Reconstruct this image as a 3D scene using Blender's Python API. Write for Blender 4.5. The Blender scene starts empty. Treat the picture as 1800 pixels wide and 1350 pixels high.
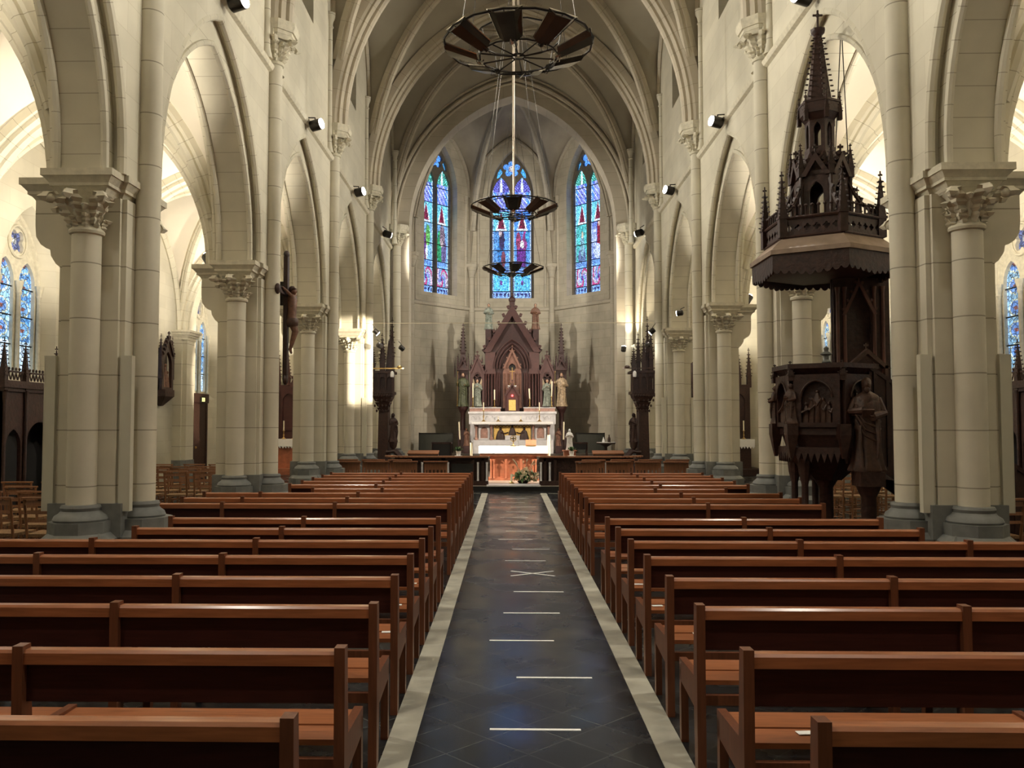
import bpy, math, random
from math import pi, sin, cos, sqrt, radians as R, hypot, atan2
from mathutils import Vector, Matrix
from mathutils.geometry import tessellate_polygon
random.seed(7)
SC = bpy.context.scene
COL = SC.collection

# ---------------------------------------------------------------- camera, world, exposure
cam_d = bpy.data.cameras.new('camera'); cam = bpy.data.objects.new('camera', cam_d); COL.objects.link(cam)
cam.location = (-0.14, 0.0, 1.75)
cam.rotation_euler = (R(90 + 2.634), 0, R(1.2))
cam_d.sensor_width = 36; cam_d.lens = 30.0; cam_d.shift_x = 0.021
cam_d.clip_start = 0.05; cam_d.clip_end = 200
SC.camera = cam
W = bpy.data.worlds.new('world'); SC.world = W; W.use_nodes = True
W.node_tree.nodes['Background'].inputs[0].default_value = (0.25, 0.42, 0.8, 1)
W.node_tree.nodes['Background'].inputs[1].default_value = 0.6
SC.view_settings.view_transform = 'Standard'; SC.view_settings.look = 'None'
SC.view_settings.exposure = 0.50; SC.view_settings.gamma = 1.0; SC.view_settings.use_curve_mapping = False
SC.cycles.use_denoising = True
SC.cycles.max_bounces = 8; SC.cycles.diffuse_bounces = 5; SC.cycles.glossy_bounces = 3
SC.cycles.sample_clamp_indirect = 6.0
SC.cycles.caustics_reflective = False; SC.cycles.caustics_refractive = False
WARM = (1.0, 0.86, 0.66)
K_NAVE, K_AISLE, K_CHOIR, K_WASH, K_FILL = 680, 560, 1500, 9000, 320

def lamp(name, kind, loc, target, power, color=WARM, size=0.1, angle=90, blend=0.5, parent=None, size_y=None):
    d = bpy.data.lights.new(name, kind); d.energy = power; d.color = color
    if kind == 'SPOT': d.spot_size = R(angle); d.spot_blend = blend; d.shadow_soft_size = size
    elif kind == 'AREA':
        d.size = size
        if size_y: d.shape = 'RECTANGLE'; d.size_y = size_y
    else: d.shadow_soft_size = size
    o = bpy.data.objects.new(name, d); COL.objects.link(o); o.location = loc
    v = Vector(target) - Vector(loc)
    o.rotation_euler = v.to_track_quat('-Z', 'Y').to_euler()
    if parent is not None:
        o.parent = parent; o.location = Vector(loc) - parent.location
    return o

# ---------------------------------------------------------------- mesh builder
class MB:
    def __init__(s): s.v = []; s.f = []; s.uv = []; s.col = None
    def add(s, vs, fs, uvs=None):
        n = len(s.v); s.v += [tuple(p) for p in vs]
        for i, f in enumerate(fs):
            s.f.append(tuple(n + k for k in f))
            if uvs: s.uv.append(uvs[i])
            else:
                P = [vs[k] for k in f]
                dx = max(p[0] for p in P) - min(p[0] for p in P); dy = max(p[1] for p in P) - min(p[1] for p in P)
                dz = max(p[2] for p in P) - min(p[2] for p in P)
                if dz < 1e-6 or (dz < .3 * max(dx, dy) and dz < .3 * min(dx, dy)): s.uv.append([(p[0], p[1]) for p in P])
                elif dx > dy: s.uv.append([(p[0], p[2]) for p in P])
                else: s.uv.append([(p[1], p[2]) for p in P])
    def box(s, x0, x1, y0, y1, z0, z1):
        s.prism([(x0, y0), (x1, y0), (x1, y1), (x0, y1)], z0, z1)
    def cbox(s, c, d, rz=0, rx=0, ry=0):
        M = Matrix.Rotation(rz, 3, 'Z') @ Matrix.Rotation(ry, 3, 'Y') @ Matrix.Rotation(rx, 3, 'X')
        vs = [Vector(c) + M @ Vector((sx * d[0] / 2, sy * d[1] / 2, sz * d[2] / 2)) for sz in (-1, 1) for sx, sy in ((-1, -1), (1, -1), (1, 1), (-1, 1))]
        s.add(vs, [(0, 3, 2, 1), (4, 5, 6, 7), (0, 1, 5, 4), (1, 2, 6, 5), (2, 3, 7, 6), (3, 0, 4, 7)])
    def prism(s, poly, z0, z1, top=None):
        top = top or poly; n = len(poly)
        vs = [(p[0], p[1], z0) for p in poly] + [(p[0], p[1], z1) for p in top]
        fs, uvs = [], []; u = 0
        for i in range(n):
            j = (i + 1) % n; L = hypot(poly[j][0] - poly[i][0], poly[j][1] - poly[i][1])
            fs.append((i, j, n + j, n + i)); uvs.append([(u, z0), (u + L, z0), (u + L, z1), (u, z1)]); u += L
        s.add(vs, fs, uvs)
        for k, base in ((0, poly), (n, top)):
            t = tessellate_polygon([[Vector((p[0], p[1], 0)) for p in base]])
            s.add([(p[0], p[1], z0 if k == 0 else z1) for p in base], [tuple(x) for x in t])
    def lathe(s, prof, cx=0, cy=0, n=20, sq=(1, 1), cap=True, wob=None, rot=0, v0=0):
        vs, fs, uvs = [], [], []; m = len(prof)
        for r, z in prof:
            for k in range(n):
                a = 2 * pi * k / n + rot; rr = r * (wob(a, z) if wob else 1)
                vs.append((cx + rr * cos(a) * sq[0], cy + rr * sin(a) * sq[1], z))
        for i in range(m - 1):
            for k in range(n):
                k2 = (k + 1) % n
                fs.append((i * n + k, i * n + k2, (i + 1) * n + k2, (i + 1) * n + k))
                za, zb = prof[i][1] + v0, prof[i + 1][1] + v0
                uvs.append([(k / n, za), ((k + 1) / n, za), ((k + 1) / n, zb), (k / n, zb)])
        s.add(vs, fs, uvs)
        if cap:
            for i in (0, m - 1):
                if prof[i][0] > 1e-4: s.add(vs[i * n:(i + 1) * n], [tuple(range(n))])
    def tube(s, pts, r, n=8, closed=False, cap=True):
        pts = [Vector(p) for p in pts]; m = len(pts); vs = []; rr = r if callable(r) else (lambda t: r)
        up = None
        for i, p in enumerate(pts):
            a = pts[i - 1] if (i > 0 or closed) else p; b = pts[(i + 1) % m] if (i < m - 1 or closed) else p
            t = (b - a)
            if t.length < 1e-9: t = Vector((0, 0, 1))
            t.normalize()
            if up is None or abs(up.dot(t)) > .98: up = Vector((0, 0, 1)) if abs(t.z) < .9 else Vector((1, 0, 0))
            e1 = t.cross(up); e1.normalize(); e2 = e1.cross(t); up = e2
            q = rr(i / max(1, m - 1))
            for k in range(n):
                an = 2 * pi * k / n; vs.append(p + e1 * cos(an) * q + e2 * sin(an) * q)
        fs = []
        for i in range(m if closed else m - 1):
            j = (i + 1) % m
            for k in range(n):
                k2 = (k + 1) % n; fs.append((i * n + k, i * n + k2, j * n + k2, j * n + k))
        s.add(vs, fs)
        if cap and not closed: s.add(vs[:n], [tuple(range(n))]); s.add(vs[-n:], [tuple(range(n))])
    def ball(s, c, r, n=10, m=6):
        r = r if isinstance(r, (tuple, list)) else (r, r, r)
        vs = []; fs = []
        for i in range(m + 1):
            t = -pi / 2 + pi * i / m
            for k in range(n):
                a = 2 * pi * k / n
                vs.append((c[0] + r[0] * cos(t) * cos(a), c[1] + r[1] * cos(t) * sin(a), c[2] + r[2] * sin(t)))
        for i in range(m):
            for k in range(n):
                k2 = (k + 1) % n; fs.append((i * n + k, i * n + k2, (i + 1) * n + k2, (i + 1) * n + k))
        s.add(vs, fs)
    def panel(s, outer, holes, mp, w0, w1, edge=True):
        """plate with holes: loops are (s,z) polygons, mp(s,w,z) -> 3D"""
        loops = [outer] + list(holes)
        t = tessellate_polygon([[Vector((a, b, 0)) for a, b in L] for L in loops])
        flat = [p for L in loops for p in L]
        for w in (w0, w1):
            vs = [mp(a, w, b) for a, b in flat]
            s.add(vs, [tuple(x) for x in t], [[flat[k] for k in x] for x in t])
        for li, L in enumerate(loops):
            if li == 0 and not edge: continue
            n = len(L); u = 0; vs = [mp(a, w0, b) for a, b in L] + [mp(a, w1, b) for a, b in L]; fs = []; uvs = []
            for i in range(n):
                j = (i + 1) % n; l = hypot(L[j][0] - L[i][0], L[j][1] - L[i][1])
                fs.append((i, j, n + j, n + i)); uvs.append([(w0, u), (w0, u + l), (w1, u + l), (w1, u)]); u += l
            s.add(vs, fs, uvs)
    def sweep(s, curve, prof, mp, closed_prof=True, v0=0):
        """profile (w,b) swept along a planar curve (s,z); b is along the outward normal"""
        n = len(curve); m = len(prof); vs = []; L = [v0]
        for i in range(1, n): L.append(L[-1] + hypot(curve[i][0] - curve[i - 1][0], curve[i][1] - curve[i - 1][1]))
        for i in range(n):
            def nrm(a, b):
                tx, tz = b[0] - a[0], b[1] - a[1]; l = hypot(tx, tz) or 1
                return (-tz / l, tx / l)
            A = nrm(curve[i - 1], curve[i]) if i > 0 else nrm(curve[i], curve[i + 1])
            B = nrm(curve[i], curve[i + 1]) if i < n - 1 else A
            nx, nz = A[0] + B[0], A[1] + B[1]; l = hypot(nx, nz); nx /= l; nz /= l
            k = 1 / max(.35, nx * A[0] + nz * A[1])
            for w, b in prof: vs.append(mp(curve[i][0] + nx * b * k, w, curve[i][1] + nz * b * k))
        fs, uvs = [], []; pl = [0]
        for j in range(1, m + 1): pl.append(pl[-1] + hypot(prof[j % m][0] - prof[j - 1][0], prof[j % m][1] - prof[j - 1][1]))
        for i in range(n - 1):
            for j in range(m if closed_prof else m - 1):
                j2 = (j + 1) % m
                fs.append((i * m + j, i * m + j2, (i + 1) * m + j2, (i + 1) * m + j))
                uvs.append([(pl[j], L[i]), (pl[j + 1], L[i]), (pl[j + 1], L[i + 1]), (pl[j], L[i + 1])])
        s.add(vs, fs, uvs)
        if closed_prof:
            s.add(vs[:m], [tuple(range(m))]); s.add(vs[-m:], [tuple(range(m))])
    def xform(s, M, start=0):
        s.v[start:] = [tuple(M @ Vector(p)) for p in s.v[start:]]
    def build(s, name, mat, parent=None, ang=35, loc=None):
        me = bpy.data.meshes.new(name); me.from_pydata(s.v, [], s.f)
        uvl = me.uv_layers.new(name='UVMap'); flat = [c for f in s.uv for p in f for c in p]
        uvl.data.foreach_set('uv', flat)
        if s.col:
            ca = me.color_attributes.new('glass', 'FLOAT_COLOR', 'CORNER'); data = []
            for f, c in zip(s.f, s.col): data += list(c) * len(f)
            ca.data.foreach_set('color', data)
        me.materials.append(mat)
        import bmesh
        bm = bmesh.new(); bm.from_mesh(me); bmesh.ops.remove_doubles(bm, verts=bm.verts, dist=1e-5) if not s.col else None
        bmesh.ops.recalc_face_normals(bm, faces=bm.faces); bm.to_mesh(me); bm.free()
        me.polygons.foreach_set('use_smooth', [True] * len(me.polygons)); me.set_sharp_from_angle(angle=R(ang))
        o = bpy.data.objects.new(name, me); COL.objects.link(o)
        if parent is not None: o.parent = parent
        if loc: o.location = loc
        return o

def empty(name, loc=(0, 0, 0), rz=0):
    o = bpy.data.objects.new(name, None); COL.objects.link(o); o.location = loc; o.rotation_euler = (0, 0, rz); o.empty_display_size = .1
    return o
def tag(o, label, cat, group=None, kind=None):
    o['label'] = label; o['category'] = cat
    if group: o['group'] = group
    if kind: o['kind'] = kind
    return o
def struct(mb, name, mat, label=None, **k):
    o = mb.build(name, mat, **k); o['kind'] = 'structure'
    if label: o['label'] = label
    return o
KIDS = {}
def kids(o):
    return [c for c in COL.objects if c.parent == o]
def copy_tree(o, parent=None):
    if o.name not in KIDS: KIDS[o.name] = [c.name for c in kids(o)]
    c = o.copy(); COL.objects.link(c)
    if parent is not None: c.parent = parent; c.matrix_parent_inverse = o.matrix_parent_inverse
    for n in KIDS[o.name]: copy_tree(COL.objects[n], c)
    return c
def clone(o, loc, rz=0, label=None, scale=None):
    c = copy_tree(o); c.location = loc; c.rotation_euler = (0, 0, rz)
    if label: c['label'] = label
    if scale: c.scale = scale
    return c

# ---------------------------------------------------------------- materials
def mat(name, col, rough=.6, metal=0, noise=.12, nscale=6, bump=0.0, emit=None, estr=0, coat=0, grain=None, spec=.5, trans=0):
    m = bpy.data.materials.new(name); m.use_nodes = True; nt = m.node_tree; N = nt.nodes; L = nt.links
    b = N['Principled BSDF']; b.inputs['Roughness'].default_value = rough; b.inputs['Metallic'].default_value = metal
    b.inputs['Specular IOR Level'].default_value = spec
    if coat: b.inputs['Coat Weight'].default_value = coat; b.inputs['Coat Roughness'].default_value = .18
    tc = N.new('ShaderNodeTexCoord'); nz = N.new('ShaderNodeTexNoise'); nz.inputs['Scale'].default_value = nscale; nz.inputs['Detail'].default_value = 5
    if grain:
        mp = N.new('ShaderNodeMapping'); mp.inputs['Scale'].default_value = grain; L.new(tc.outputs['Object'], mp.inputs[0]); L.new(mp.outputs[0], nz.inputs[0])
    else: L.new(tc.outputs['Object'], nz.inputs[0])
    mx = N.new('ShaderNodeMixRGB'); mx.inputs[1].default_value = tuple(c * (1 - noise) for c in col) + (1,); mx.inputs[2].default_value = tuple(min(1, c * (1 + noise)) for c in col) + (1,)
    rp = N.new('ShaderNodeMapRange'); rp.inputs[1].default_value = .3; rp.inputs[2].default_value = .7
    L.new(nz.outputs[0], rp.inputs[0]); L.new(rp.outputs[0], mx.inputs[0]); L.new(mx.outputs[0], b.inputs['Base Color'])
    if bump:
        bp = N.new('ShaderNodeBump'); bp.inputs['Strength'].default_value = bump; bp.inputs['Distance'].default_value = .02
        L.new(nz.outputs[0], bp.inputs['Height']); L.new(bp.outputs[0], b.inputs['Normal'])
    if emit: b.inputs['Emission Color'].default_value = tuple(emit) + (1,); b.inputs['Emission Strength'].default_value = estr
    m['out'] = 0
    return m

def stone(name, col, course=.55, width=0, mortar=.012, dark=.62, noise=.07, rough=.85, shift=0.0):
    """limestone with joints: bed joints every `course` along V, head joints every `width` along U"""
    m = mat(name, col, rough, noise=noise, nscale=2.2, bump=.08, spec=.25); nt = m.node_tree; N = nt.nodes; L = nt.links
    b = N['Principled BSDF']; src = b.inputs['Base Color'].links[0].from_socket
    uv = N.new('ShaderNodeUVMap'); uv.uv_map = 'UVMap'
    br = N.new('ShaderNodeTexBrick'); br.offset = .5; br.inputs['Scale'].default_value = 1
    br.inputs['Mortar Size'].default_value = mortar / 2; br.inputs['Mortar Smooth'].default_value = .3
    br.inputs['Row Height'].default_value = course; br.inputs['Brick Width'].default_value = width or 500
    br.inputs['Color1'].default_value = (1, 1, 1, 1); br.inputs['Color2'].default_value = (.93, .93, .92, 1) if width else (1, 1, 1, 1)
    br.inputs['Mortar'].default_value = (dark, dark * .97, dark * .92, 1)
    mp = N.new('ShaderNodeMapping'); mp.inputs['Location'].default_value = (250.3 if not width else .13, shift, 0)
    L.new(uv.outputs[0], mp.inputs[0]); L.new(mp.outputs[0], br.inputs['Vector'])
    mu = N.new('ShaderNodeMixRGB'); mu.blend_type = 'MULTIPLY'; mu.inputs[0].default_value = 1
    L.new(src, mu.inputs[1]); L.new(br.outputs['Color'], mu.inputs[2])
    # blotchy weathering of the stone
    n2 = N.new('ShaderNodeTexNoise'); n2.inputs['Scale'].default_value = .7; n2.inputs['Detail'].default_value = 4
    tc = N.new('ShaderNodeTexCoord'); L.new(tc.outputs['Object'], n2.inputs[0])
    r2 = N.new('ShaderNodeMapRange'); r2.inputs[1].default_value = .35; r2.inputs[2].default_value = .7; r2.inputs[3].default_value = .88; r2.inputs[4].default_value = 1.04
    L.new(n2.outputs[0], r2.inputs[0])
    m2 = N.new('ShaderNodeMixRGB'); m2.blend_type = 'MULTIPLY'; m2.inputs[0].default_value = 1
    L.new(mu.outputs[0], m2.inputs[1]); L.new(r2.outputs[0], m2.inputs[2]); L.new(m2.outputs[0], b.inputs['Base Color'])
    return m

LIME = (.64, .60, .485)
M_pier = stone('limestone_drums', LIME, .56, mortar=.014, dark=.5)
M_vous = stone('limestone_voussoirs', (.65, .61, .49), .30, mortar=.010, dark=.6)
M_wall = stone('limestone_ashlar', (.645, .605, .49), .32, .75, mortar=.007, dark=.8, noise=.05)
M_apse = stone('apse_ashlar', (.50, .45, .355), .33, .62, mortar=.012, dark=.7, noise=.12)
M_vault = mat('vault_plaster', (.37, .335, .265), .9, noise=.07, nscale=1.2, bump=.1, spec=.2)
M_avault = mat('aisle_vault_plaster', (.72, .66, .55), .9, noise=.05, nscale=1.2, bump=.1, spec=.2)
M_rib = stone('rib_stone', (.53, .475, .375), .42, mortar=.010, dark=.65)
M_cap = mat('carved_limestone', (.585, .545, .43), .85, noise=.12, nscale=14, bump=.25, spec=.25)
M_base = mat('blue_grey_stone', (.16, .165, .155), .6, noise=.2, nscale=8, bump=.15)
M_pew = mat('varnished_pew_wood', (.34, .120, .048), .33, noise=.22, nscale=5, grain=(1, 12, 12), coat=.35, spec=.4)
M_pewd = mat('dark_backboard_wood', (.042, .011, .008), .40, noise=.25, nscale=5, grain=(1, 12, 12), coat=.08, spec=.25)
M_post = mat('pew_post_wood', (.15, .052, .024), .40, noise=.2, nscale=5, grain=(12, 12, 1), coat=.15, spec=.35)
M_chair = mat('chair_beech', (.26, .115, .05), .5, noise=.2, nscale=8, grain=(10, 10, 1))
M_rush = mat('woven_rush', (.26, .15, .07), .8, noise=.35, nscale=40, bump=.5)
M_prie = mat('kneeler_oak', (.27, .115, .055), .5, noise=.2, nscale=6, grain=(10, 10, 1))
M_carve = mat('dark_carved_oak', (.036, .0135, .009), .5, noise=.4, nscale=18, bump=.4)
M_carvel = mat('statue_oak', (.070, .034, .022), .5, noise=.35, nscale=18, bump=.3)
M_ret = mat('red_brown_retable_oak', (.038, .011, .009), .55, noise=.3, nscale=14, bump=.35)
M_retl = mat('red_brown_oak_plain', (.055, .0155, .0125), .5, noise=.2, nscale=10, bump=.15)
M_black = mat('near_black', (.010, .009, .008), .6, noise=.2)
M_dkmetal = mat('dark_metal', (.05, .045, .04), .35, metal=.8, noise=.3, nscale=12)
M_chrome = mat('chrome', (.75, .72, .68), .15, metal=1, noise=.1)
M_brass = mat('brass', (.62, .42, .16), .3, metal=1, noise=.15, nscale=20)
M_gold = mat('gilding', (.75, .52, .17), .42, metal=.6, noise=.2, nscale=30)
M_marble = mat('white_marble', (.62, .61, .62), .35, noise=.12, nscale=5)
M_pinkm = mat('pink_marble', (.42, .25, .20), .35, noise=.3, nscale=9)
M_cloth = mat('white_linen', (.85, .84, .82), .85, noise=.03, nscale=20)
M_wax = mat('cream_wax', (.85, .76, .55), .5, noise=.04)
M_tape = mat('white_tape', (.88, .88, .86), .6, noise=.04)
M_plaster = mat('white_plaster_figure', (.92, .91, .90), .5, noise=.04)
M_cream = mat('cream_enamel', (.56, .54, .44), .5, noise=.03)
M_strip = mat('grey_marble_border', (.42, .405, .34), .45, noise=.28, nscale=3.5)
M_altarwood = mat('orange_altar_wood', (.42, .15, .08), .45, noise=.2, nscale=8)
M_leaf = mat('green_leaf', (.05, .12, .03), .5, noise=.4, nscale=20)
M_flower = mat('cream_petals', (.75, .62, .42), .7, noise=.25, nscale=30)
M_screen = mat('grey_green_screen', (.055, .055, .042), .7, noise=.15, grain=(40, 40, 1))
M_poly_g = mat('painted_green_robe', (.065, .075, .035), .55, noise=.5, nscale=14)
M_poly_r = mat('painted_cream_robe', (.36, .27, .17), .55, noise=.5, nscale=14)
M_poly_b = mat('painted_blue_robe', (.20, .22, .18), .6, noise=.5, nscale=14)
M_skin = mat('painted_flesh', (.45, .28, .19), .55, noise=.05)
M_exit = mat('exit_sign_lit', (.9, .9, .5), .5, emit=(.9, .8, .2), estr=1.6)
M_red = mat('red_lamp_glow', (.6, .01, .01), .3, emit=(1, .03, .03), estr=14)
M_lens = mat('lamp_lens_lit', (1, 1, 1), .4, emit=(1, .97, .9), estr=90)
M_corpus = mat('carved_corpus_wood', (.16, .075, .045), .55, noise=.3, nscale=18)
M_paper = mat('white_paper', (.8, .8, .78), .7, noise=.02)

def floor_mat():
    m = mat('black_slate_tiles', (.017, .0185, .020), .3, noise=.25, nscale=1.6, spec=.32)
    nt = m.node_tree; N = nt.nodes; L = nt.links; b = N['Principled BSDF']; src = b.inputs['Base Color'].links[0].from_socket
    tc = N.new('ShaderNodeTexCoord'); mp = N.new('ShaderNodeMapping'); mp.inputs['Rotation'].default_value = (0, 0, R(45)); mp.inputs['Location'].default_value = (100, 100, 0)
    L.new(tc.outputs['Object'], mp.inputs[0])
    br = N.new('ShaderNodeTexBrick'); br.offset = 0; br.inputs['Scale'].default_value = 1; br.inputs['Brick Width'].default_value = .31; br.inputs['Row Height'].default_value = .31
    br.inputs['Mortar Size'].default_value = .005; br.inputs['Mortar Smooth'].default_value = .2
    br.inputs['Color1'].default_value = (.8, .84, .9, 1); br.inputs['Color2'].default_value = (1.15, 1.12, 1.08, 1); br.inputs['Mortar'].default_value = (3.4, 3.2, 2.8, 1)
    L.new(mp.outputs[0], br.inputs['Vector'])
    mu = N.new('ShaderNodeMixRGB'); mu.blend_type = 'MULTIPLY'; mu.inputs[0].default_value = 1
    L.new(src, mu.inputs[1]); L.new(br.outputs['Color'], mu.inputs[2]); L.new(mu.outputs[0], b.inputs['Base Color'])
    nz = N.new('ShaderNodeTexNoise'); nz.inputs['Scale'].default_value = 1.7; nz.inputs['Detail'].default_value = 6; L.new(tc.outputs['Object'], nz.inputs[0])
    r = N.new('ShaderNodeMapRange'); r.inputs[1].default_value = .35; r.inputs[2].default_value = .65; r.inputs[3].default_value = .17; r.inputs[4].default_value = .33
    L.new(nz.outputs[0], r.inputs[0]); L.new(r.outputs[0], b.inputs['Roughness'])
    bp = N.new('ShaderNodeBump'); bp.inputs['Strength'].default_value = .02; bp.inputs['Distance'].default_value = .01
    L.new(nz.outputs[0], bp.inputs['Height']); L.new(bp.outputs[0], b.inputs['Normal'])
    return m
M_floor = floor_mat()

def glass_mat(name, strength, scale):
    m = bpy.data.materials.new(name); m.use_nodes = True; nt = m.node_tree; N = nt.nodes; L = nt.links
    b = N['Principled BSDF']; b.inputs['Roughness'].default_value = .25; b.inputs['Base Color'].default_value = (.02, .025, .04, 1)
    at = N.new('ShaderNodeAttribute'); at.attribute_name = 'glass'
    uv = N.new('ShaderNodeUVMap'); uv.uv_map = 'UVMap'
    vo = N.new('ShaderNodeTexVoronoi'); vo.feature = 'DISTANCE_TO_EDGE'; vo.inputs['Scale'].default_value = scale; L.new(uv.outputs[0], vo.inputs['Vector'])
    rp = N.new('ShaderNodeMapRange'); rp.inputs[1].default_value = .03; rp.inputs[2].default_value = .10; rp.inputs[3].default_value = .12; rp.inputs[4].default_value = 1
    L.new(vo.outputs['Distance'], rp.inputs[0])
    v2 = N.new('ShaderNodeTexVoronoi'); v2.inputs['Scale'].default_value = scale; L.new(uv.outputs[0], v2.inputs['Vector'])
    r3 = N.new('ShaderNodeMapRange'); r3.inputs[3].default_value = .45; r3.inputs[4].default_value = 1.5; L.new(v2.outputs['Color'], r3.inputs[0])
    mu = N.new('ShaderNodeMath'); mu.operation = 'MULTIPLY'; L.new(rp.outputs[0], mu.inputs[0]); L.new(r3.outputs[0], mu.inputs[1])
    m3 = N.new('ShaderNodeMath'); m3.operation = 'MULTIPLY'; m3.inputs[1].default_value = strength; L.new(mu.outputs[0], m3.inputs[0])
    L.new(at.outputs['Color'], b.inputs['Emission Color']); L.new(m3.outputs[0], b.inputs['Emission Strength'])
    return m
M_glass = glass_mat('stained_glass', 1.35, 16)
M_glass2 = glass_mat('aisle_stained_glass', 1.0, 11)

# ---------------------------------------------------------------- shared curves
def arch(a, r, n=14, s0=0.0, z0=0.0, stilt=0):
    """pointed arch from (-a) to (+a), rise r"""
    Rr = (a * a + r * r) / (2 * a); th = math.asin(min(1, r / Rr)); pts = []
    if stilt: pts.append((s0 - a, z0 - stilt))
    for i in range(n + 1):
        t = th * i / n; pts.append((s0 + (Rr - a) - Rr * cos(t), z0 + Rr * sin(t)))
    for i in range(n - 1, -1, -1):
        t = th * i / n; pts.append((s0 - (Rr - a) + Rr * cos(t), z0 + Rr * sin(t)))
    if stilt: pts.append((s0 + a, z0 - stilt))
    return pts
def arch_h(x, a, r):
    Rr = (a * a + r * r) / (2 * a); x = min(abs(x), a)
    return sqrt(max(0, Rr * Rr - (x + Rr - a) ** 2))
def plane(o, d):
    """(s,w,z) -> 3D, s along d in plan, w to its left"""
    l = hypot(d[0], d[1]); dx, dy = d[0] / l, d[1] / l
    return lambda s, w, z: (o[0] + s * dx - w * dy, o[1] + s * dy + w * dx, z)
def foil(c, r, n, rl, k=8, rot=pi / 2):
    """lobed outline: n circular lobes"""
    pts = []
    for i in range(n):
        a0 = rot + 2 * pi * i / n; cx, cz = c[0] + cos(a0) * r, c[1] + sin(a0) * r
        for j in range(k):
            t = a0 - R(105) + R(210) * j / (k - 1); pts.append((cx + rl * cos(t), cz + rl * sin(t)))
    return pts
def circ(c, r, n=20): return [(c[0] + r * cos(2 * pi * i / n), c[1] + r * sin(2 * pi * i / n)) for i in range(n)]

XP, BAY, YP1 = 4.42, 4.79, 8.94
def YP(k): return YP1 + BAY * (k - 1)      # pier k
ZS = 4.28                                   # arcade springing
# ---------------------------------------------------------------- room shell
f = MB(); f.box(-9.9, 9.9, -6.2, 34.8, -.3, 0.0); struct(f, 'floor', M_floor, 'black slate floor laid in diagonal squares')
for i, x in enumerate((-.731, .731)):
    t = MB(); t.box(x - .077, x + .077, -5, 21.45, 0.0, .004); struct(t, 'trim_%d' % (i + 1), M_strip, 'pale grey marble strip bordering the aisle')
for i, (a, b_) in enumerate(((-3.4, -.86), (.86, 3.4))):
    t = MB(); t.box(a, b_, 21.40, 21.45, 0.0, .004); struct(t, 'trim_%d' % (i + 3), M_strip)

M_wallk = M_wall
# nave walls with arcade arches
AO, RO, AI, RI, ST = 1.985, 2.86, 1.825, 2.50, .17
KB = range(-1, 5)                            # bays k: pier k .. k+1   (k=-1: y -0.64..)
YA, YB = -5.43, YP(5)
def nave_wall(sx, name):
    mp = (lambda s, w, z: (sx * w, s, z))
    b = MB()
    for k in range(-2, 5):
        y0, y1 = YP(k), YP(k + 1); yc = (y0 + y1) / 2
        A = arch(AO, RO, 16, yc, ZS + ST, ST)
        outer = [(y0, ZS)] + A + [(y1, ZS), (y1, 13.6), (y0, 13.6)]
        win = [(yc - .55, 9.75)] + arch(.55, .95, 8, yc, 11.3) + [(yc + .55, 9.75)]
        b.panel(outer, [win], mp, 4.04, 4.80)
    struct(b, name, M_wallk, 'pale limestone nave wall above the pointed arcade')
    g = MB()
    for k in range(-2, 5):
        yc = (YP(k) + YP(k + 1)) / 2
        ring = arch(AO + .005, RO + .005, 16, yc, ZS + ST, ST)
        inner = arch(AI, RI, 16, yc, ZS + ST, ST)
        g.panel(ring + inner[::-1], [], mp, 4.17, 4.67)
    o = struct(g, 'trim_%d' % (5 if sx < 0 else 6), M_vous, 'inner stone order of the arcade arches')
    r = MB()
    for k in range(-2, 5):
        yc = (YP(k) + YP(k + 1)) / 2
        for w, a, rr, rad in ((4.075, AO + .035, RO + .035, .05), (4.175, AI + .035, RI + .035, .042), (4.665, AI + .035, RI + .035, .042), (4.765, AO + .035, RO + .035, .05)):
            C = arch(a - .06, rr - .06, 16, yc, ZS + ST, ST)
            prof = [(w + rad * cos(t * pi / 4), rad * sin(t * pi / 4)) for t in range(8)]
            r.sweep(C, prof, mp)
    struct(r, 'trim_%d' % (7 if sx < 0 else 8), M_vous, 'roll mouldings of the arcade arches')
    # string course and blocked clerestory lights
    s = MB()
    for k in range(-2, 5):
        y0, y1 = YP(k) + .13, YP(k + 1) - .13
    s = MB()
    for k in range(-2, 5):
        y0, y1 = YP(k) + .12, YP(k + 1) - .12
        poly = [(4.06, 7.47), (3.98, 7.50), (3.955, 7.55), (3.955, 7.58), (4.06, 7.66)]
        n = len(poly); vs = [(sx * a, y0, z) for a, z in poly] + [(sx * a, y1, z) for a, z in poly]
        s.add(vs, [(i, (i + 1) % n, n + (i + 1) % n, n + i) for i in range(n)])
    struct(s, 'trim_%d' % (9 if sx < 0 else 10), M_cap, 'moulded string course')
    for k in range(-2, 5):
        yc = (YP(k) + YP(k + 1)) / 2
        w = MB(); w.panel([(yc - .55, 9.75)] + arch(.55, .95, 8, yc, 11.3) + [(yc + .55, 9.75)], [], mp, 4.5, 4.52, edge=False)
        struct(w, 'window_%d' % ((20 if sx < 0 else 30) + k), M_base, 'small dark clerestory light')
nave_wall(-1, 'wall_left'); nave_wall(1, 'wall_right')

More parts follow.
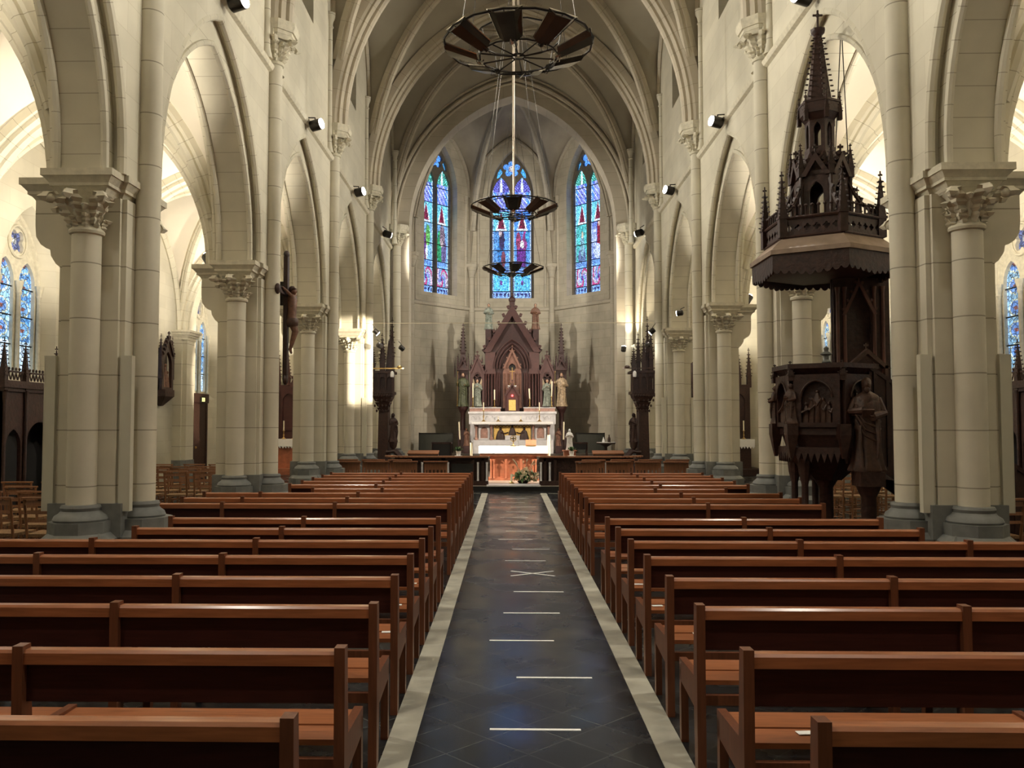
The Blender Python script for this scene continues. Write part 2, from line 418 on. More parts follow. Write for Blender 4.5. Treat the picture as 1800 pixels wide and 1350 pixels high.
# ---- vault webs
def web(mb, B, Pa, Pb, T, D, n=14):
    """T(v): wall/transverse curve, D(s): diagonal curve"""
    M = ((Pa[0] + Pb[0]) / 2, (Pa[1] + Pb[1]) / 2); H = ((Pb[0] - Pa[0]) / 2, (Pb[1] - Pa[1]) / 2)
    def P(u, v):
        av = abs(v)
        if u - av < 1e-6: z = D(av)
        else: z = T(av) + (D(av) - T(av)) * (1 - u) / max(1e-6, 1 - av)
        return (B[0] + u * (M[0] - B[0]) + v * H[0], B[1] + u * (M[1] - B[1]) + v * H[1], z)
    vs, fs = [], []
    for i in range(n + 1):
        u = i / n
        for j in range(-n, n + 1): vs.append(P(u, u * j / n))
    m = 2 * n + 1
    for i in range(n):
        for j in range(m - 1): fs.append((i * m + j, i * m + j + 1, (i + 1) * m + j + 1, (i + 1) * m + j))
    mb.add(vs, fs, [[(vs[k][0], vs[k][1]) for k in q] for q in fs])
ZN = 8.25; HN = 4.06; TR = 5.28; DR = 5.55
RIBP = [(-.10, .06), (-.10, -.09), (-.055, -.12), (-.075, -.17), (-.04, -.22), (.04, -.22), (.075, -.17), (.055, -.12), (.10, -.09), (.10, .06)]
TRP = [(-.22, .06), (-.22, -.12), (-.17, -.17), (-.19, -.22), (-.13, -.27), (-.09, -.27), (-.10, -.33), (-.05, -.37), (.05, -.37), (.10, -.33), (.09, -.27), (.13, -.27), (.19, -.22), (.17, -.17), (.22, -.12), (.22, .06)]
ce = MB(); ribs = MB(); tr = MB(); wr = MB()
for k in range(-2, 5):
    y0, y1 = YP(k), YP(k + 1); yc = (y0 + y1) / 2; B = (0, yc); b2 = BAY / 2
    T = lambda v: ZN + arch_h(v * HN, HN, TR)
    D = lambda s: ZN + arch_h(s, 1, DR) if False else ZN + DR * sqrt(max(0, 1 - s ** 2.15))
    Wl = lambda v: 10.62 + arch_h(v * b2, b2, 2.45)
    c = [(-HN, y0), (HN, y0), (HN, y1), (-HN, y1)]
    web(ce, B, c[0], c[1], T, D); web(ce, B, c[2], c[3], T, D); web(ce, B, c[1], c[2], Wl, D); web(ce, B, c[3], c[0], Wl, D)
    hy = hypot(HN, b2)
    for sg in (1, -1):
        mp = plane((0, yc), (HN, sg * b2)); C = [(hy * t / 18 * .965, D(abs(t) / 18 * .965)) for t in range(-18, 19)]
        ribs.sweep(C, RIBP, mp)
    for sx in (-1, 1):
        mpw = (lambda s, w, z, sx=sx: (sx * (4.0 + w), s, z))
        wr.sweep(arch(b2 - .14, 2.32, 12, yc, 10.62, stilt=0), [(-.06, .05), (-.06, -.05), (0, -.09), (.06, -.05), (.06, .05)], mpw)
    ribs.lathe([(.02, 13.42), (.16, 13.46), (.22, 13.54), (.2, 13.62), (.1, 13.7)], 0, yc, 12)
for k in range(-1, 5):
    mp = lambda s, w, z, y=YP(k): (s, y + w, z)
    tr.sweep(arch(HN, TR, 22, 0, ZN), TRP, mp)
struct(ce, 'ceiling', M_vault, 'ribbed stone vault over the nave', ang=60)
struct(ribs, 'trim_11', M_rib, 'diagonal ribs of the nave vault'); struct(tr, 'trim_12', M_rib, 'transverse arches of the nave vault'); struct(wr, 'trim_13', M_rib, 'wall ribs of the nave vault')
# back wall behind the camera and side closures
bw = MB(); bw.box(-9.9, 9.9, -5.9, -5.43, 0, 14.5); struct(bw, 'wall_back', M_wall)

# ---- chancel arch
ca = MB(); mp = lambda s, w, z: (s, 28.1 + w, z)
o_ = [(-4.3, 0.0)] + [(-4.3, 15)] + [(4.3, 15), (4.3, 0.0), (3.44, 0.0)] + [(p[0], p[1]) for p in arch(3.44, 4.46, 22, 0, ZN)[::-1]] + [(-3.44, 0.0)]
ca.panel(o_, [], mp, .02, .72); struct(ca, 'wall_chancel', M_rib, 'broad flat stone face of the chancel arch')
cm = MB()
for a, r_, rad, w in ((4.0, 5.02, .07, -.06), (3.86, 4.88, .045, -.02), (4.16, 5.2, .05, -.03)):
    cm.sweep(arch(a, r_, 22, 0, ZN), [(w + rad * cos(t * pi / 4), rad * sin(t * pi / 4)) for t in range(8)], mp)
struct(cm, 'trim_14', M_rib, 'roll mouldings of the chancel arch')

# ---- apse
AP = [(-3.84, 28.5), (-3.84, 31.5), (-1.65, 34.0), (1.65, 34.0), (3.84, 31.5), (3.84, 28.5)]
AB = (0, 31.0); ZA = 8.0; AR = 6.0
def seg_map(a, b, th=0):
    d = (b[0] - a[0], b[1] - a[1]); m = ((a[0] + b[0]) / 2, (a[1] + b[1]) / 2); pl = plane(m, d)
    return pl, hypot(*d)
WS, WSP, WR, WA = 6.80, 10.85, 1.85, .84         # window sill, springing, rise, half width
names = ['wall_chancel_left', 'wall_apse_left', 'wall_apse_centre', 'wall_apse_right', 'wall_chancel_right']
for i, nm in enumerate(names):
    pl, L = seg_map(AP[i], AP[i + 1]); w = MB(); h = L / 2
    holes = []
    if 1 <= i <= 3: holes = [[(-WA - .05, WS - .05)] + arch(WA + .05, WR + .06, 12, 0, WSP) + [(WA + .05, WS - .05)]]
    e = .28 if 0 < i < 4 else .0
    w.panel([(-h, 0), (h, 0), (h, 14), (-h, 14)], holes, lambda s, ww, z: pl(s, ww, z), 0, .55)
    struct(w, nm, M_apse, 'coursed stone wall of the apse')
ac = MB(); ar = MB(); DA = lambda s: ZA + AR * sqrt(max(0, 1 - s ** 2.0))
for i in range(6):
    a, b = AP[i], AP[(i + 1) % 6]; L2 = hypot(b[0] - a[0], b[1] - a[1]) / 2
    if i == 5: T = lambda v: ZA + arch_h(v * L2, L2, 5.4)
    else: T = lambda v: 10.8 + arch_h(v * L2, L2, 2.55)
    web(ac, AB, a, b, T, DA)
    d = (a[0] - AB[0], a[1] - AB[1]); hy = hypot(*d)
    if i: ar.sweep([(hy * t / 18 * .97, DA(t / 18 * .97)) for t in range(0, 19)], RIBP, plane(AB, d)) if i < 5 else None
    if i < 5:
        pl, L = seg_map(a, b)
        ar.sweep(arch(L2 - .1, 2.45, 12, 0, 10.8), [(.02, .05), (-.10, .04), (-.12, -.03), (-.06, -.07), (.02, -.07)], lambda s, w_, z, pl=pl: pl(s, w_, z))
ar.lathe([(.02, 13.62), (.2, 13.66), (.26, 13.76), (.2, 13.9)], AB[0], AB[1], 12)
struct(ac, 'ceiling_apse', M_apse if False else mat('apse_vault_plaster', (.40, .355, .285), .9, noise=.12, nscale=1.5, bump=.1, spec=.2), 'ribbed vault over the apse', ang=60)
struct(ar, 'trim_15', stone('apse_rib_stone', (.48, .43, .345), .42, mortar=.01, dark=.65), 'ribs of the apse vault')
# string course + corner shafts
sc = MB()
for i in range(5):
    pl, L = seg_map(AP[i], AP[i + 1])
    poly = [(0.02, 6.22), (-.06, 6.25), (-.08, 6.3), (-.08, 6.34), (0.02, 6.42)]
    vs = [pl(-L / 2, w, z) for w, z in poly] + [pl(L / 2, w, z) for w, z in poly]; n = 5
    sc.add(vs, [(j, (j + 1) % n, n + (j + 1) % n, n + j) for j in range(n)])
for i in (1, 2, 3, 4):
    x, y = AP[i]; dx, dy = AB[0] - x, AB[1] - y; l = hypot(dx, dy); x += dx / l * .1; y += dy / l * .1
    sc.lathe([(.11, 0.5), (.11, 7.55), (.14, 7.58), (.12, 7.62), (.14, 7.75), (.22, 7.98)], x, y, 12)
    sc.lathe([(.26, 7.98), (.27, 8.1), (.24, 8.12)], x, y, 8)
    for sg in (-1, 1):
        q = AP[i + sg]; ex, ey = q[0] - AP[i][0], q[1] - AP[i][1]; l2 = hypot(ex, ey)
        xx, yy = AP[i][0] + ex / l2 * .3 + dx / l * .02, AP[i][1] + ey / l2 * .3 + dy / l * .02
        sc.lathe([(.055, 6.4), (.055, 10.5), (.08, 10.53), (.06, 10.58), (.1, 10.75), (.11, 10.82)], xx, yy, 8)
struct(sc, 'trim_16', stone('apse_shaft_stone', (.50, .45, .36), .56, mortar=.01), 'corner shafts and string course of the apse')

# ---------------------------------------------------------------- windows
def hsh(*a):
    x = sin(sum(v * k for v, k in zip(a, (12.9898, 78.233, 37.719, 4.581)))) * 43758.5453
    return x - math.floor(x)
BL, CY, VI, TL, WH = (.07, .26, .95), (.16, .62, .95), (.20, .24, .90), (.08, .55, .55), (.70, .88, 1.0)
DR_, DG, PU, GO = (.16, .01, .04), (.02, .22, .10), (.12, .04, .30), (.55, .35, .10)
SCENES = {
 1: [(0, .18, .22, .55, (.20, .01, .03)), (-.3, .42, .3, .3, (.10, .03, .2)), (.3, .65, .3, .3, (.10, .35, .08)), (.1, .2, .15, .2, (.6, .7, .8))],
 2: [(-.3, .35, .4, .5, (.02, .25, .10)), (.3, .30, .4, .4, (.12, .10, .25)), (.1, .7, .4, .3, (.20, .14, .2)), (0, .5, .2, .1, (.5, .4, .45))],
 3: [(0, .45, .42, .45, (.03, .16, .45)), (.1, .75, .3, .3, (.03, .02, .08)), (.25, .2, .25, .25, (.12, .03, .05)), (-.1, .93, .15, .10, (.55, .45, .5))],
 4: [(-.1, .25, .55, .55, (.10, .02, .20)), (.3, .72, .3, .28, (.30, .05, .25)), (-.4, .72, .3, .25, (.25, .04, .12)), (.0, .62, .22, .12, (.8, .85, .9)), (.6, .85, .25, .2, (.05, .3, .7))],
 5: [(0, .12, .6, .3, (.10, .16, .35)), (0, .45, .3, .35, (.15, .30, .40)), (.05, .72, .15, .1, (.55, .5, .4))],
 6: [(.1, .62, .28, .42, (.25, .01, .03)), (-.1, .2, .6, .2, (.45, .55, .9)), (.15, .95, .14, .1, (.5, .35, .3)), (-.5, .55, .3, .35, (.35, .45, .85))]}
def lancet_col(p, t, sc_, q):
    """p in -1..1 across, t metres above sill, q salt"""
    c0, c1 = int(p * 7 + 20), int(t * 16)
    j = .75 + .5 * hsh(c0, c1, q)
    if abs(p) > .84: return tuple(v * (.9 if int(t * 9) % 2 else .55) for v in WH) if abs(p) < .95 else (.02, .05, .2)
    if t < .28:
        k = (p * 1.6 + 5) % .66 - .33; d = abs(t - .14)
        if (abs(k) < .09 and d < .08) or (abs(k) < .22 and d < .03): return (.01, .01, .1)
        return tuple(v * j for v in (.22, .42, .95))
    if t < 1.02:
        a = atan2(t - .6, p); r = hypot(p, (t - .62) * 1.6)
        if sc_ in (3, 4): c = CY if (int(r * 6) + int(a * 3)) % 2 else (.05, .40, .85)
        else: c = ((.45, .06, .22), (.15, .5, .75), (.28, .24, .75), (.5, .55, .7))[int(r * 5 + a * 1.6) % 4]
        if r < .16: c = PU
        return tuple(v * j for v in c)
    if t < 1.28: return tuple(v * (.5 if int(p * 14 + 40) % 2 and .1 < (t - 1.02) < .2 else 1.1) for v in (.16, .36, .95))
    if t < 2.75:
        s = (t - 1.28) / 1.47
        for (x, y, w, h, c) in SCENES[sc_][::-1]:
            if ((p - x) / w) ** 2 + ((s - y) / h) ** 2 < .8 + .3 * hsh(c0, q): return tuple(v * (.6 + .9 * hsh(c0, c1, 3)) for v in c)
        bg = {3: (.10, .30, .75), 4: (.08, .25, .7), 5: (.08, .48, .52), 6: (.16, .25, .8), 1: (.18, .42, .75), 2: (.14, .34, .68)}[sc_]
        return tuple(v * j for v in bg)
    if t < 3.55:
        s = (t - 2.75) / .8
        if abs(p) < .62 * (1 - s): return tuple(v * j for v in (DR_ if abs(p) < .42 * (1 - s) and s > .12 else (.7, .8, .95)))
        return tuple(v * j for v in (CY if sc_ != 4 else BL))
    if t < 4.35:
        if abs((p * 1.5 + t * 3) % .8 - .4) < .08: return (.6, .75, .95)
        return tuple(v * j for v in (VI if abs(p) < .5 else BL))
    if abs(p) < .13 * max(0, 5.3 - t) / .8: return (.8, .95, 1.0)
    c = (.10, .5, .45) if sc_ in (1, 2, 5, 6) else (.16, .16, .8)
    g = ((p * 3 + t * 9) % 1 < .25) or ((p * 3 - t * 9 + 50) % 1 < .25)
    return tuple(v * j * (.35 if not g else 1.3) for v in c)
def big_window(pl, idx, sA, sB, depth, mono=False):
    """two lancets and a five-lobed rose; s measured in metres across the wall"""
    root = empty('window_%d' % idx); root['kind'] = 'structure'
    root['label'] = 'tall two-light stained glass window of the apse with a five-lobed rose'
    lw = .37; lc = .425; lsp = 10.95; lr = .80
    outer = [(-WA - .05, WS - .05)] + arch(WA + .05, WR + .06, 12, 0, WSP) + [(WA + .05, WS - .05)]
    holes = [[(c - lw, WS)] + arch(lw, lr, 8, c, lsp) + [(c + lw, WS)] for c in (-lc, lc)]
    holes.append(foil((0, 12.10), .225, 5, .135, 7))
    for sg in (-1, 1): holes.append([(sg * .36, 11.95), (sg * .50, 11.72), (sg * .60, 11.70), (sg * .56, 11.95), (sg * .45, 12.12)])
    t = MB(); t.panel(outer, holes, lambda s, w, z: pl(s, w + depth, z), 0, .16)
    t.tube([pl(0, depth - .02, WS), pl(0, depth - .02, lsp)], .05, 8)
    t.build('tracery', mat('tracery_stone', (.13, .11, .085), .8, noise=.2), root)
    g = MB(); g.col = []; n = 0; du = .0247; dv = .032
    for ci, c in enumerate((-lc, lc)):
        for i in range(int(2 * lw / du)):
            for j in range(int(4.98 / dv)):
                s0, z0 = c - lw + i * du, WS + j * dv; p = (s0 + du / 2 - c) / lw; tt = j * dv
                if z0 > lsp and abs(s0 + du / 2 - c) > .02 + sqrt(max(0, 1 - ((z0 - lsp) / .82) ** 1.3)) * lw: continue
                vs = [pl(a, depth + .10, b) for a, b in ((s0, z0), (s0 + du, z0), (s0 + du, z0 + dv), (s0, z0 + dv))]
                g.add(vs, [(0, 1, 2, 3)], [[(s0, z0), (s0 + du, z0), (s0 + du, z0 + dv), (s0, z0 + dv)]])
                g.col.append(lancet_col(p, tt, (sA, sB)[ci], ci + idx) + (1,))
    for i in range(-30, 30):
        for j in range(24):
            s0, z0 = i * du, 11.62 + j * dv
            r = hypot(s0 + du / 2, z0 - 12.10)
            if r < .36 or (abs(s0) > .33 and 11.68 < z0 < 12.14):
                c = ((.75, .8, .9) if r < .05 or .08 < r < .11 else ((.1, .03, .12) if r < .13 else (.10, .32, .95))) if r < .4 else (.08, .42, .9)
                vs = [pl(a, depth + .10, b) for a, b in ((s0, z0), (s0 + du, z0), (s0 + du, z0 + dv), (s0, z0 + dv))]
                g.add(vs, [(0, 1, 2, 3)], [[(s0, z0), (s0 + du, z0), (s0 + du, z0 + dv), (s0, z0 + dv)]]); g.col.append(c + (1,))
    g.build('stained_glass', M_glass, root)
    b = MB(); z = WS
    for h in (.28, 1.02, 1.28, 1.95, 2.75, 3.55, 4.2):
        for c in (-lc, lc):
            q0, q1 = pl(c - lw, depth + .07, WS + h), pl(c + lw, depth + .07, WS + h); b.tube([q0, q1], .018, 4)
    b.build('iron_bar', M_black, root)
    return root
for n_, (i, sa, sb) in enumerate(((1, 1, 2), (2, 3, 4), (3, 5, 6))):
    pl, L = seg_map(AP[i], AP[i + 1]); big_window(pl, n_ + 1, sa, sb, .30)
# the two carved letters in the middle rose
pl, L = seg_map(AP[2], AP[3]); q = MB()
C1 = [(-.05 + .045 * cos(t), 12.135 + .035 * sin(t)) for t in [R(20 + 250 * k / 8) for k in range(9)]] + [(-.05 + .045 * cos(t), 12.062 + .035 * sin(t)) for t in [R(90 - 250 * k / 8) for k in range(9)]]
for dx in (0, .10):
    q.tube([pl(a + dx, .37, b) for a, b in C1], .011, 5)
q.build('rose_letters', M_plaster, bpy.data.objects['window_2'])

def aisle_col(p, z, k):
    r = ((z - 2.9) % .42) - .21; d = hypot(p * .20, r)
    if abs(p) > .82: return (.30, .55, .95)
    if abs(d - .15) < .018: return (.55, .62, .5)
    if d < .045: return (.25, .08, .06)
    if k < 0: return (.22, .50, .92) if d < .15 else (.10, .32, .75)
    return (.12, .26, .62) if d < .15 else (.20, .38, .55)
def aisle_window(sx, yc, idx):
    root = empty('window_%d' % idx); root['kind'] = 'structure'; root['label'] = 'two-light aisle window with blue roundels and a small rose'
    mp = lambda s, w, z: (sx * (9.52 + w), yc + s, z)
    sp, ap = 4.45, 1.35; lw = .27; lc = .36
    outer = [(-.80, 2.62)] + arch(.80, ap, 10, 0, sp) + [(.80, 2.62)]
    holes = [[(c - lw, 2.72)] + arch(lw, .42, 6, c, 4.45) + [(c + lw, 2.72)] for c in (-lc, lc)] + [foil((0, 5.22), .15, 4, .105, 6, pi / 4)]
    t = MB(); t.panel(outer, holes, mp, 0, .12)
    for s_ in (-.70, 0, .70):
        q0 = mp(s_, -.05, 2.72); t.lathe([(.07, 2.66), (.05, 2.76), (.042, 2.8), (.042, 4.2), (.06, 4.24), (.05, 4.28), (.09, 4.42), (.09, 4.46)], q0[0], q0[1], 8)
    t.tube([mp(a, -.02, b) for a, b in circ((0, 5.22), .30, 24)], .03, 6, closed=True)
    t.sweep(arch(.72, 1.26, 10, 0, sp), [(-.05, .03), (-.05, -.04), (0, -.06), (.04, -.04), (.04, .03)], mp)
    t.build('tracery', M_cap, root)
    g = MB(); g.col = []; du = .027; dv = .035
    for i in range(-30, 30):
        for j in range(86):
            s0, z0 = i * du, 2.70 + j * dv
            ci = -lc if s0 < 0 else lc
            if z0 > 4.9: c = (.10, .13, .30) if hypot(s0, z0 - 5.22) > .07 else (.5, .5, .45)
            elif abs(s0 + du / 2 - ci) < lw + .03: c = aisle_col((s0 + du / 2 - ci) / lw, z0, -1 if (s0 < 0) == (sx > 0) else 1)
            else: continue
            if abs(s0) > .8 or z0 > 5.55: continue
            if sx < 0 and z0 < 3.3: c = (.55, .75, .95)
            k_ = 1.5 if (sx < 0 and s0 < 0) else 1.0
            vs = [mp(a, .07, b) for a, b in ((s0, z0), (s0 + du, z0), (s0 + du, z0 + dv), (s0, z0 + dv))]
            g.add(vs, [(0, 1, 2, 3)], [[(s0, z0), (s0 + du, z0), (s0 + du, z0 + dv), (s0, z0 + dv)]]); g.col.append(tuple(v * k_ for v in c) + (1,))
    g.build('stained_glass', M_glass2, root)
    b = MB()
    for z in (3.25, 3.8, 4.35):
        for c in (-lc, lc): b.tube([mp(c - lw, .04, z), mp(c + lw, .04, z)], .015, 4)
    b.build('iron_bar', M_black, root)

# ---------------------------------------------------------------- aisles
XW = 9.25; AH = (XW - 4.78) / 2; AC = (XW + 4.78) / 2
def aisle(sx):
    mp = lambda s, w, z: (sx * (XW + w), s, z)
    w = MB()
    for k in range(-2, 5):
        y0, y1 = YP(k), YP(k + 1); yc = (y0 + y1) / 2
        yc -= .15 if sx < 0 else 0
        hole = [(yc - .95, 2.45)] + arch(.95, 1.5, 10, yc, 4.4) + [(yc + .95, 2.45)]
        holes = [hole] if k > -2 else []
        outer = [(y0, 0), (y1, 0), (y1, 8.2), (y0, 8.2)]
        if k == 4 and sx < 0: outer = [(y0, 0), (yc - 1.25, 0), (yc - 1.25, 2.35), (yc - .25, 2.35), (yc - .25, 0), (y1, 0), (y1, 8.2), (y0, 8.2)]
        w.panel(outer, holes, mp, 0, .6, edge=(k == 4))
    struct(w, 'wall_aisle_' + ('left' if sx < 0 else 'right'), M_wall, 'outer aisle wall of pale stone')
    sl = MB()
    for k in range(-1, 5):
        yc = (YP(k) + YP(k + 1)) / 2 - (.15 if sx < 0 else 0)
        sl.add([mp(yc - .95, 0, 2.45), mp(yc + .95, 0, 2.45), mp(yc + .8, .28, 2.66), mp(yc - .8, .28, 2.66)], [(0, 1, 2, 3)])
        A = [(yc - .95, 2.45)] + arch(.95, 1.5, 10, yc, 4.4) + [(yc + .95, 2.45)]
        Bq = [(yc - .80, 2.62)] + arch(.80, 1.35, 10, yc, 4.45) + [(yc + .80, 2.62)]
        vs = [mp(a, 0, b) for a, b in A] + [mp(a, .28, b) for a, b in Bq]; n = len(A)
        sl.add(vs, [(i, i + 1, n + i + 1, n + i) for i in range(n - 1)])
        aisle_window(sx, yc, (40 if sx < 0 else 50) + k)
    struct(sl, 'trim_%d' % (17 if sx < 0 else 18), M_wall, 'splayed window reveals')
    c = MB(); r = MB(); t = MB(); zs = ZS; D = lambda s: zs + 3.35 * sqrt(max(0, 1 - s ** 2.1))
    for k in range(-2, 5):
        y0, y1 = YP(k), YP(k + 1); yc = (y0 + y1) / 2; B = (sx * AC, yc); b2 = BAY / 2
        T = lambda v: zs + arch_h(v * AH, AH, 3.05)
        Wl = lambda v: zs + arch_h(v * b2, b2, 3.15)
        xa, xb = sx * 4.78, sx * XW; q = [(xa, y0), (xb, y0), (xb, y1), (xa, y1)]
        web(c, B, q[0], q[1], T, D, 12); web(c, B, q[2], q[3], T, D, 12); web(c, B, q[1], q[2], Wl, D, 12); web(c, B, q[3], q[0], Wl, D, 12)
        hy = hypot(AH, b2)
        for sg in (1, -1):
            r.sweep([(hy * i / 16 * .97, D(abs(i) / 16 * .97)) for i in range(-16, 17)], RIBP, plane(B, (AH, sg * b2)))
        mpw = lambda s, w_, z: (sx * (XW - .05 + w_), s, z)
        r.sweep(arch(b2 - .12, 3.0, 12, yc, zs), [(-.07, .05), (-.07, -.05), (0, -.1), (.07, -.05), (.07, .05)], mpw)
    for k in range(-1, 6):
        m2 = lambda s, w_, z, y=YP(k): (sx * AC + s, y + w_, z)
        t.sweep(arch(AH, 3.05, 16, 0, zs), [(-.2, .06), (-.2, -.08), (-.15, -.12), (-.16, -.18), (-.08, -.22), (-.07, -.27), (.07, -.27), (.08, -.22), (.16, -.18), (.15, -.12), (.2, -.08), (.2, .06)], m2)
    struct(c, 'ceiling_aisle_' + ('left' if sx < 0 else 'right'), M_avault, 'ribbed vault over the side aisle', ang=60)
    struct(r, 'trim_%d' % (19 if sx < 0 else 21), M_vous, 'ribs of the aisle vault'); struct(t, 'trim_%d' % (20 if sx < 0 else 22), M_vous, 'transverse arches of the aisle vault')
    # end wall of the aisle
    e = MB(); e.box(sx * 4.3 if sx > 0 else -9.75, 9.75 if sx > 0 else -4.3, 30.4, 30.8, 0, 8.2)
    struct(e, 'wall_aisle_end_' + ('left' if sx < 0 else 'right'), M_wall)
    e = MB(); x0, x1 = sorted((sx * 4.3, sx * 4.7)); e.box(x0, x1, 28.4, 30.4, 0, 8.2)
    x0, x1 = sorted((sx * 9.15, sx * 9.75)); e.box(x0, x1, 28.1, 30.4, 0, 8.2); x0, x1 = sorted((sx * 4.3, sx * 9.75)); e.box(x0, x1, 28.3, 30.4, 7.4, 7.6)
    struct(e, 'wall_aisle_chapel_' + ('left' if sx < 0 else 'right'), M_wall)
aisle(-1); aisle(1)
# respond piers on the aisle walls
def respond():
    root = empty('wall_pier'); sx = 1
    b = MB(); b.prism([(-.36, 0), (-.36, -.24), (-.28, -.24), (-.28, -.36), (.28, -.36), (.28, -.24), (.36, -.24), (.36, 0)], 0, 4.05); b.build('shaft', M_pier, root)
    c = MB()
    for z0, z1, o in ((4.02, 4.10, .03), (4.10, 4.15, .07), (4.15, 4.22, .11), (4.22, 4.28, .15)):
        c.prism([(-.36 - o, 0), (-.36 - o, -.24 - o), (-.28 - o, -.36 - o), (.28 + o, -.36 - o), (.36 + o, -.24 - o), (.36 + o, 0)], z0, z1)
    c.build('cornice', M_cap, root)
    p = MB(); p.prism([(-.42, 0), (-.42, -.30), (-.33, -.42), (.33, -.42), (.42, -.30), (.42, 0)], 0, .75, [(-.38, 0), (-.38, -.26), (-.30, -.38), (.30, -.38), (.38, -.26), (.38, 0)])
    p.build('plinth', M_base, root)
    return root
rp0 = respond(); ordn = ['', 'first', 'second', 'third', 'fourth', 'fifth']
for k in range(1, 6):
    for sx, sd in ((-1, 'left'), (1, 'right')):
        o = rp0 if (k == 1 and sx < 0) else copy_tree(rp0)
        o.location = (sx * (XW + .01), YP(k), 0); o.rotation_euler = (0, 0, R(90) if sx < 0 else R(-90))
        tag(o, 'flat wall pier on the outer wall of the %s aisle, %s from camera' % (sd, ordn[k]), 'pillar', 'wall piers along the outer aisle walls')
# ---------------------------------------------------------------- nave piers
def leaf(mb, c, ang, r0, z0, r1, z1, w, th=.03, curl=.06, n=7):
    ca, sa = cos(ang), sin(ang); vs = []
    for i in range(n):
        t = i / (n - 1)
        if t < .75: q = t / .75; r = r0 + (r1 - r0) * q ** 1.8; z = z0 + (z1 - z0) * q
        else: q = (t - .75) / .25; r = r1 + curl * sin(q * 2.2); z = z1 - curl * .9 * (1 - cos(q * 2.4))
        ww = w * (.55 + .9 * sin(min(1, t * 1.15) * pi * .85)) * (1 + .35 * (i % 2)) * (1 if t < .98 else .3)
        for (a, b) in ((-ww / 2, 0), (0, th * (1.4 if i % 2 else .8)), (ww / 2, 0), (0, -th * .6)):
            vs.append((c[0] + (r + b) * ca - a * sa, c[1] + (r + b) * sa + a * ca, z))
    fs = []
    for i in range(n - 1):
        for k in range(4): fs.append((i * 4 + k, i * 4 + (k + 1) % 4, i * 4 + 4 + (k + 1) % 4, i * 4 + 4 + k))
    mb.add(vs, fs); mb.add(vs[-4:], [(0, 1, 2, 3)])
def capital(mb, cx, cy, r, z0, z1, wtop, corners):
    h = z1 - z0
    mb.lathe([(r, z0 - .05), (r * 1.17, z0 - .04), (r * 1.22, z0 - .015), (r * 1.16, z0 + .005), (r * 1.02, z0 + .02), (r * 1.0, z0 + .2 * h), (r * 1.08, z0 + .55 * h), (r * 1.3, z0 + .85 * h), (wtop * .9, z1)], cx, cy, 20)
    for k in range(9): leaf(mb, (cx, cy), 2 * pi * k / 9 + .2, r * 1.02, z0 + .01, r * (1.22 + .1 * (k % 2)), z0 + (.34 + .16 * (k % 3) / 2) * h, r * .42, .035, r * .20, 9)
    for a in corners: leaf(mb, (cx, cy), a, r * 1.04, z0 + .05, wtop * 1.28, z0 + .95 * h, r * .62, .055, r * .42, 13)
    for a in corners[:2]:
        mb.ball((cx + cos(a) * wtop * 1.32, cy + sin(a) * wtop * 1.32, z0 + .80 * h), r * .38, 8, 6)
        for d in (-.42, .42): leaf(mb, (cx, cy), a + d, r * 1.08, z0 + .20 * h, wtop * (1.0 if d > 0 else .92), z0 + (.80 if d > 0 else .66) * h, r * .36, .04, r * .30, 9)
        for d, q_ in ((-.8, .55), (.8, .62), (0, .45)): mb.ball((cx + cos(a + d) * r * 1.35, cy + sin(a + d) * r * 1.35, z0 + q_ * h), (r * .16, r * .16, r * .2), 6, 4)
def base_(mb, cx, cy, r, z1):
    mb.lathe([(r * 1.75, z1 - .17), (r * 1.83, z1 - .145), (r * 1.72, z1 - .11), (r * 1.45, z1 - .085), (r * 1.3, z1 - .06), (r * 1.36, z1 - .03), (r * 1.28, z1 - .005), (r, z1)], cx, cy, 24)
def cross(o, side=True):
    c, w, L, A = .345 + o, .30 + o, .62 + o, .70 + o
    return [(c, -c), (c, c), (w, c), (w, L), (-w, L), (-w, c), (-c, c)] + ([(-c, w), (-A, w), (-A, -w), (-c, -w)] if side else []) + [(-c, -c), (-w, -c), (-w, -L), (w, -L), (w, -c)]
ZB = .94
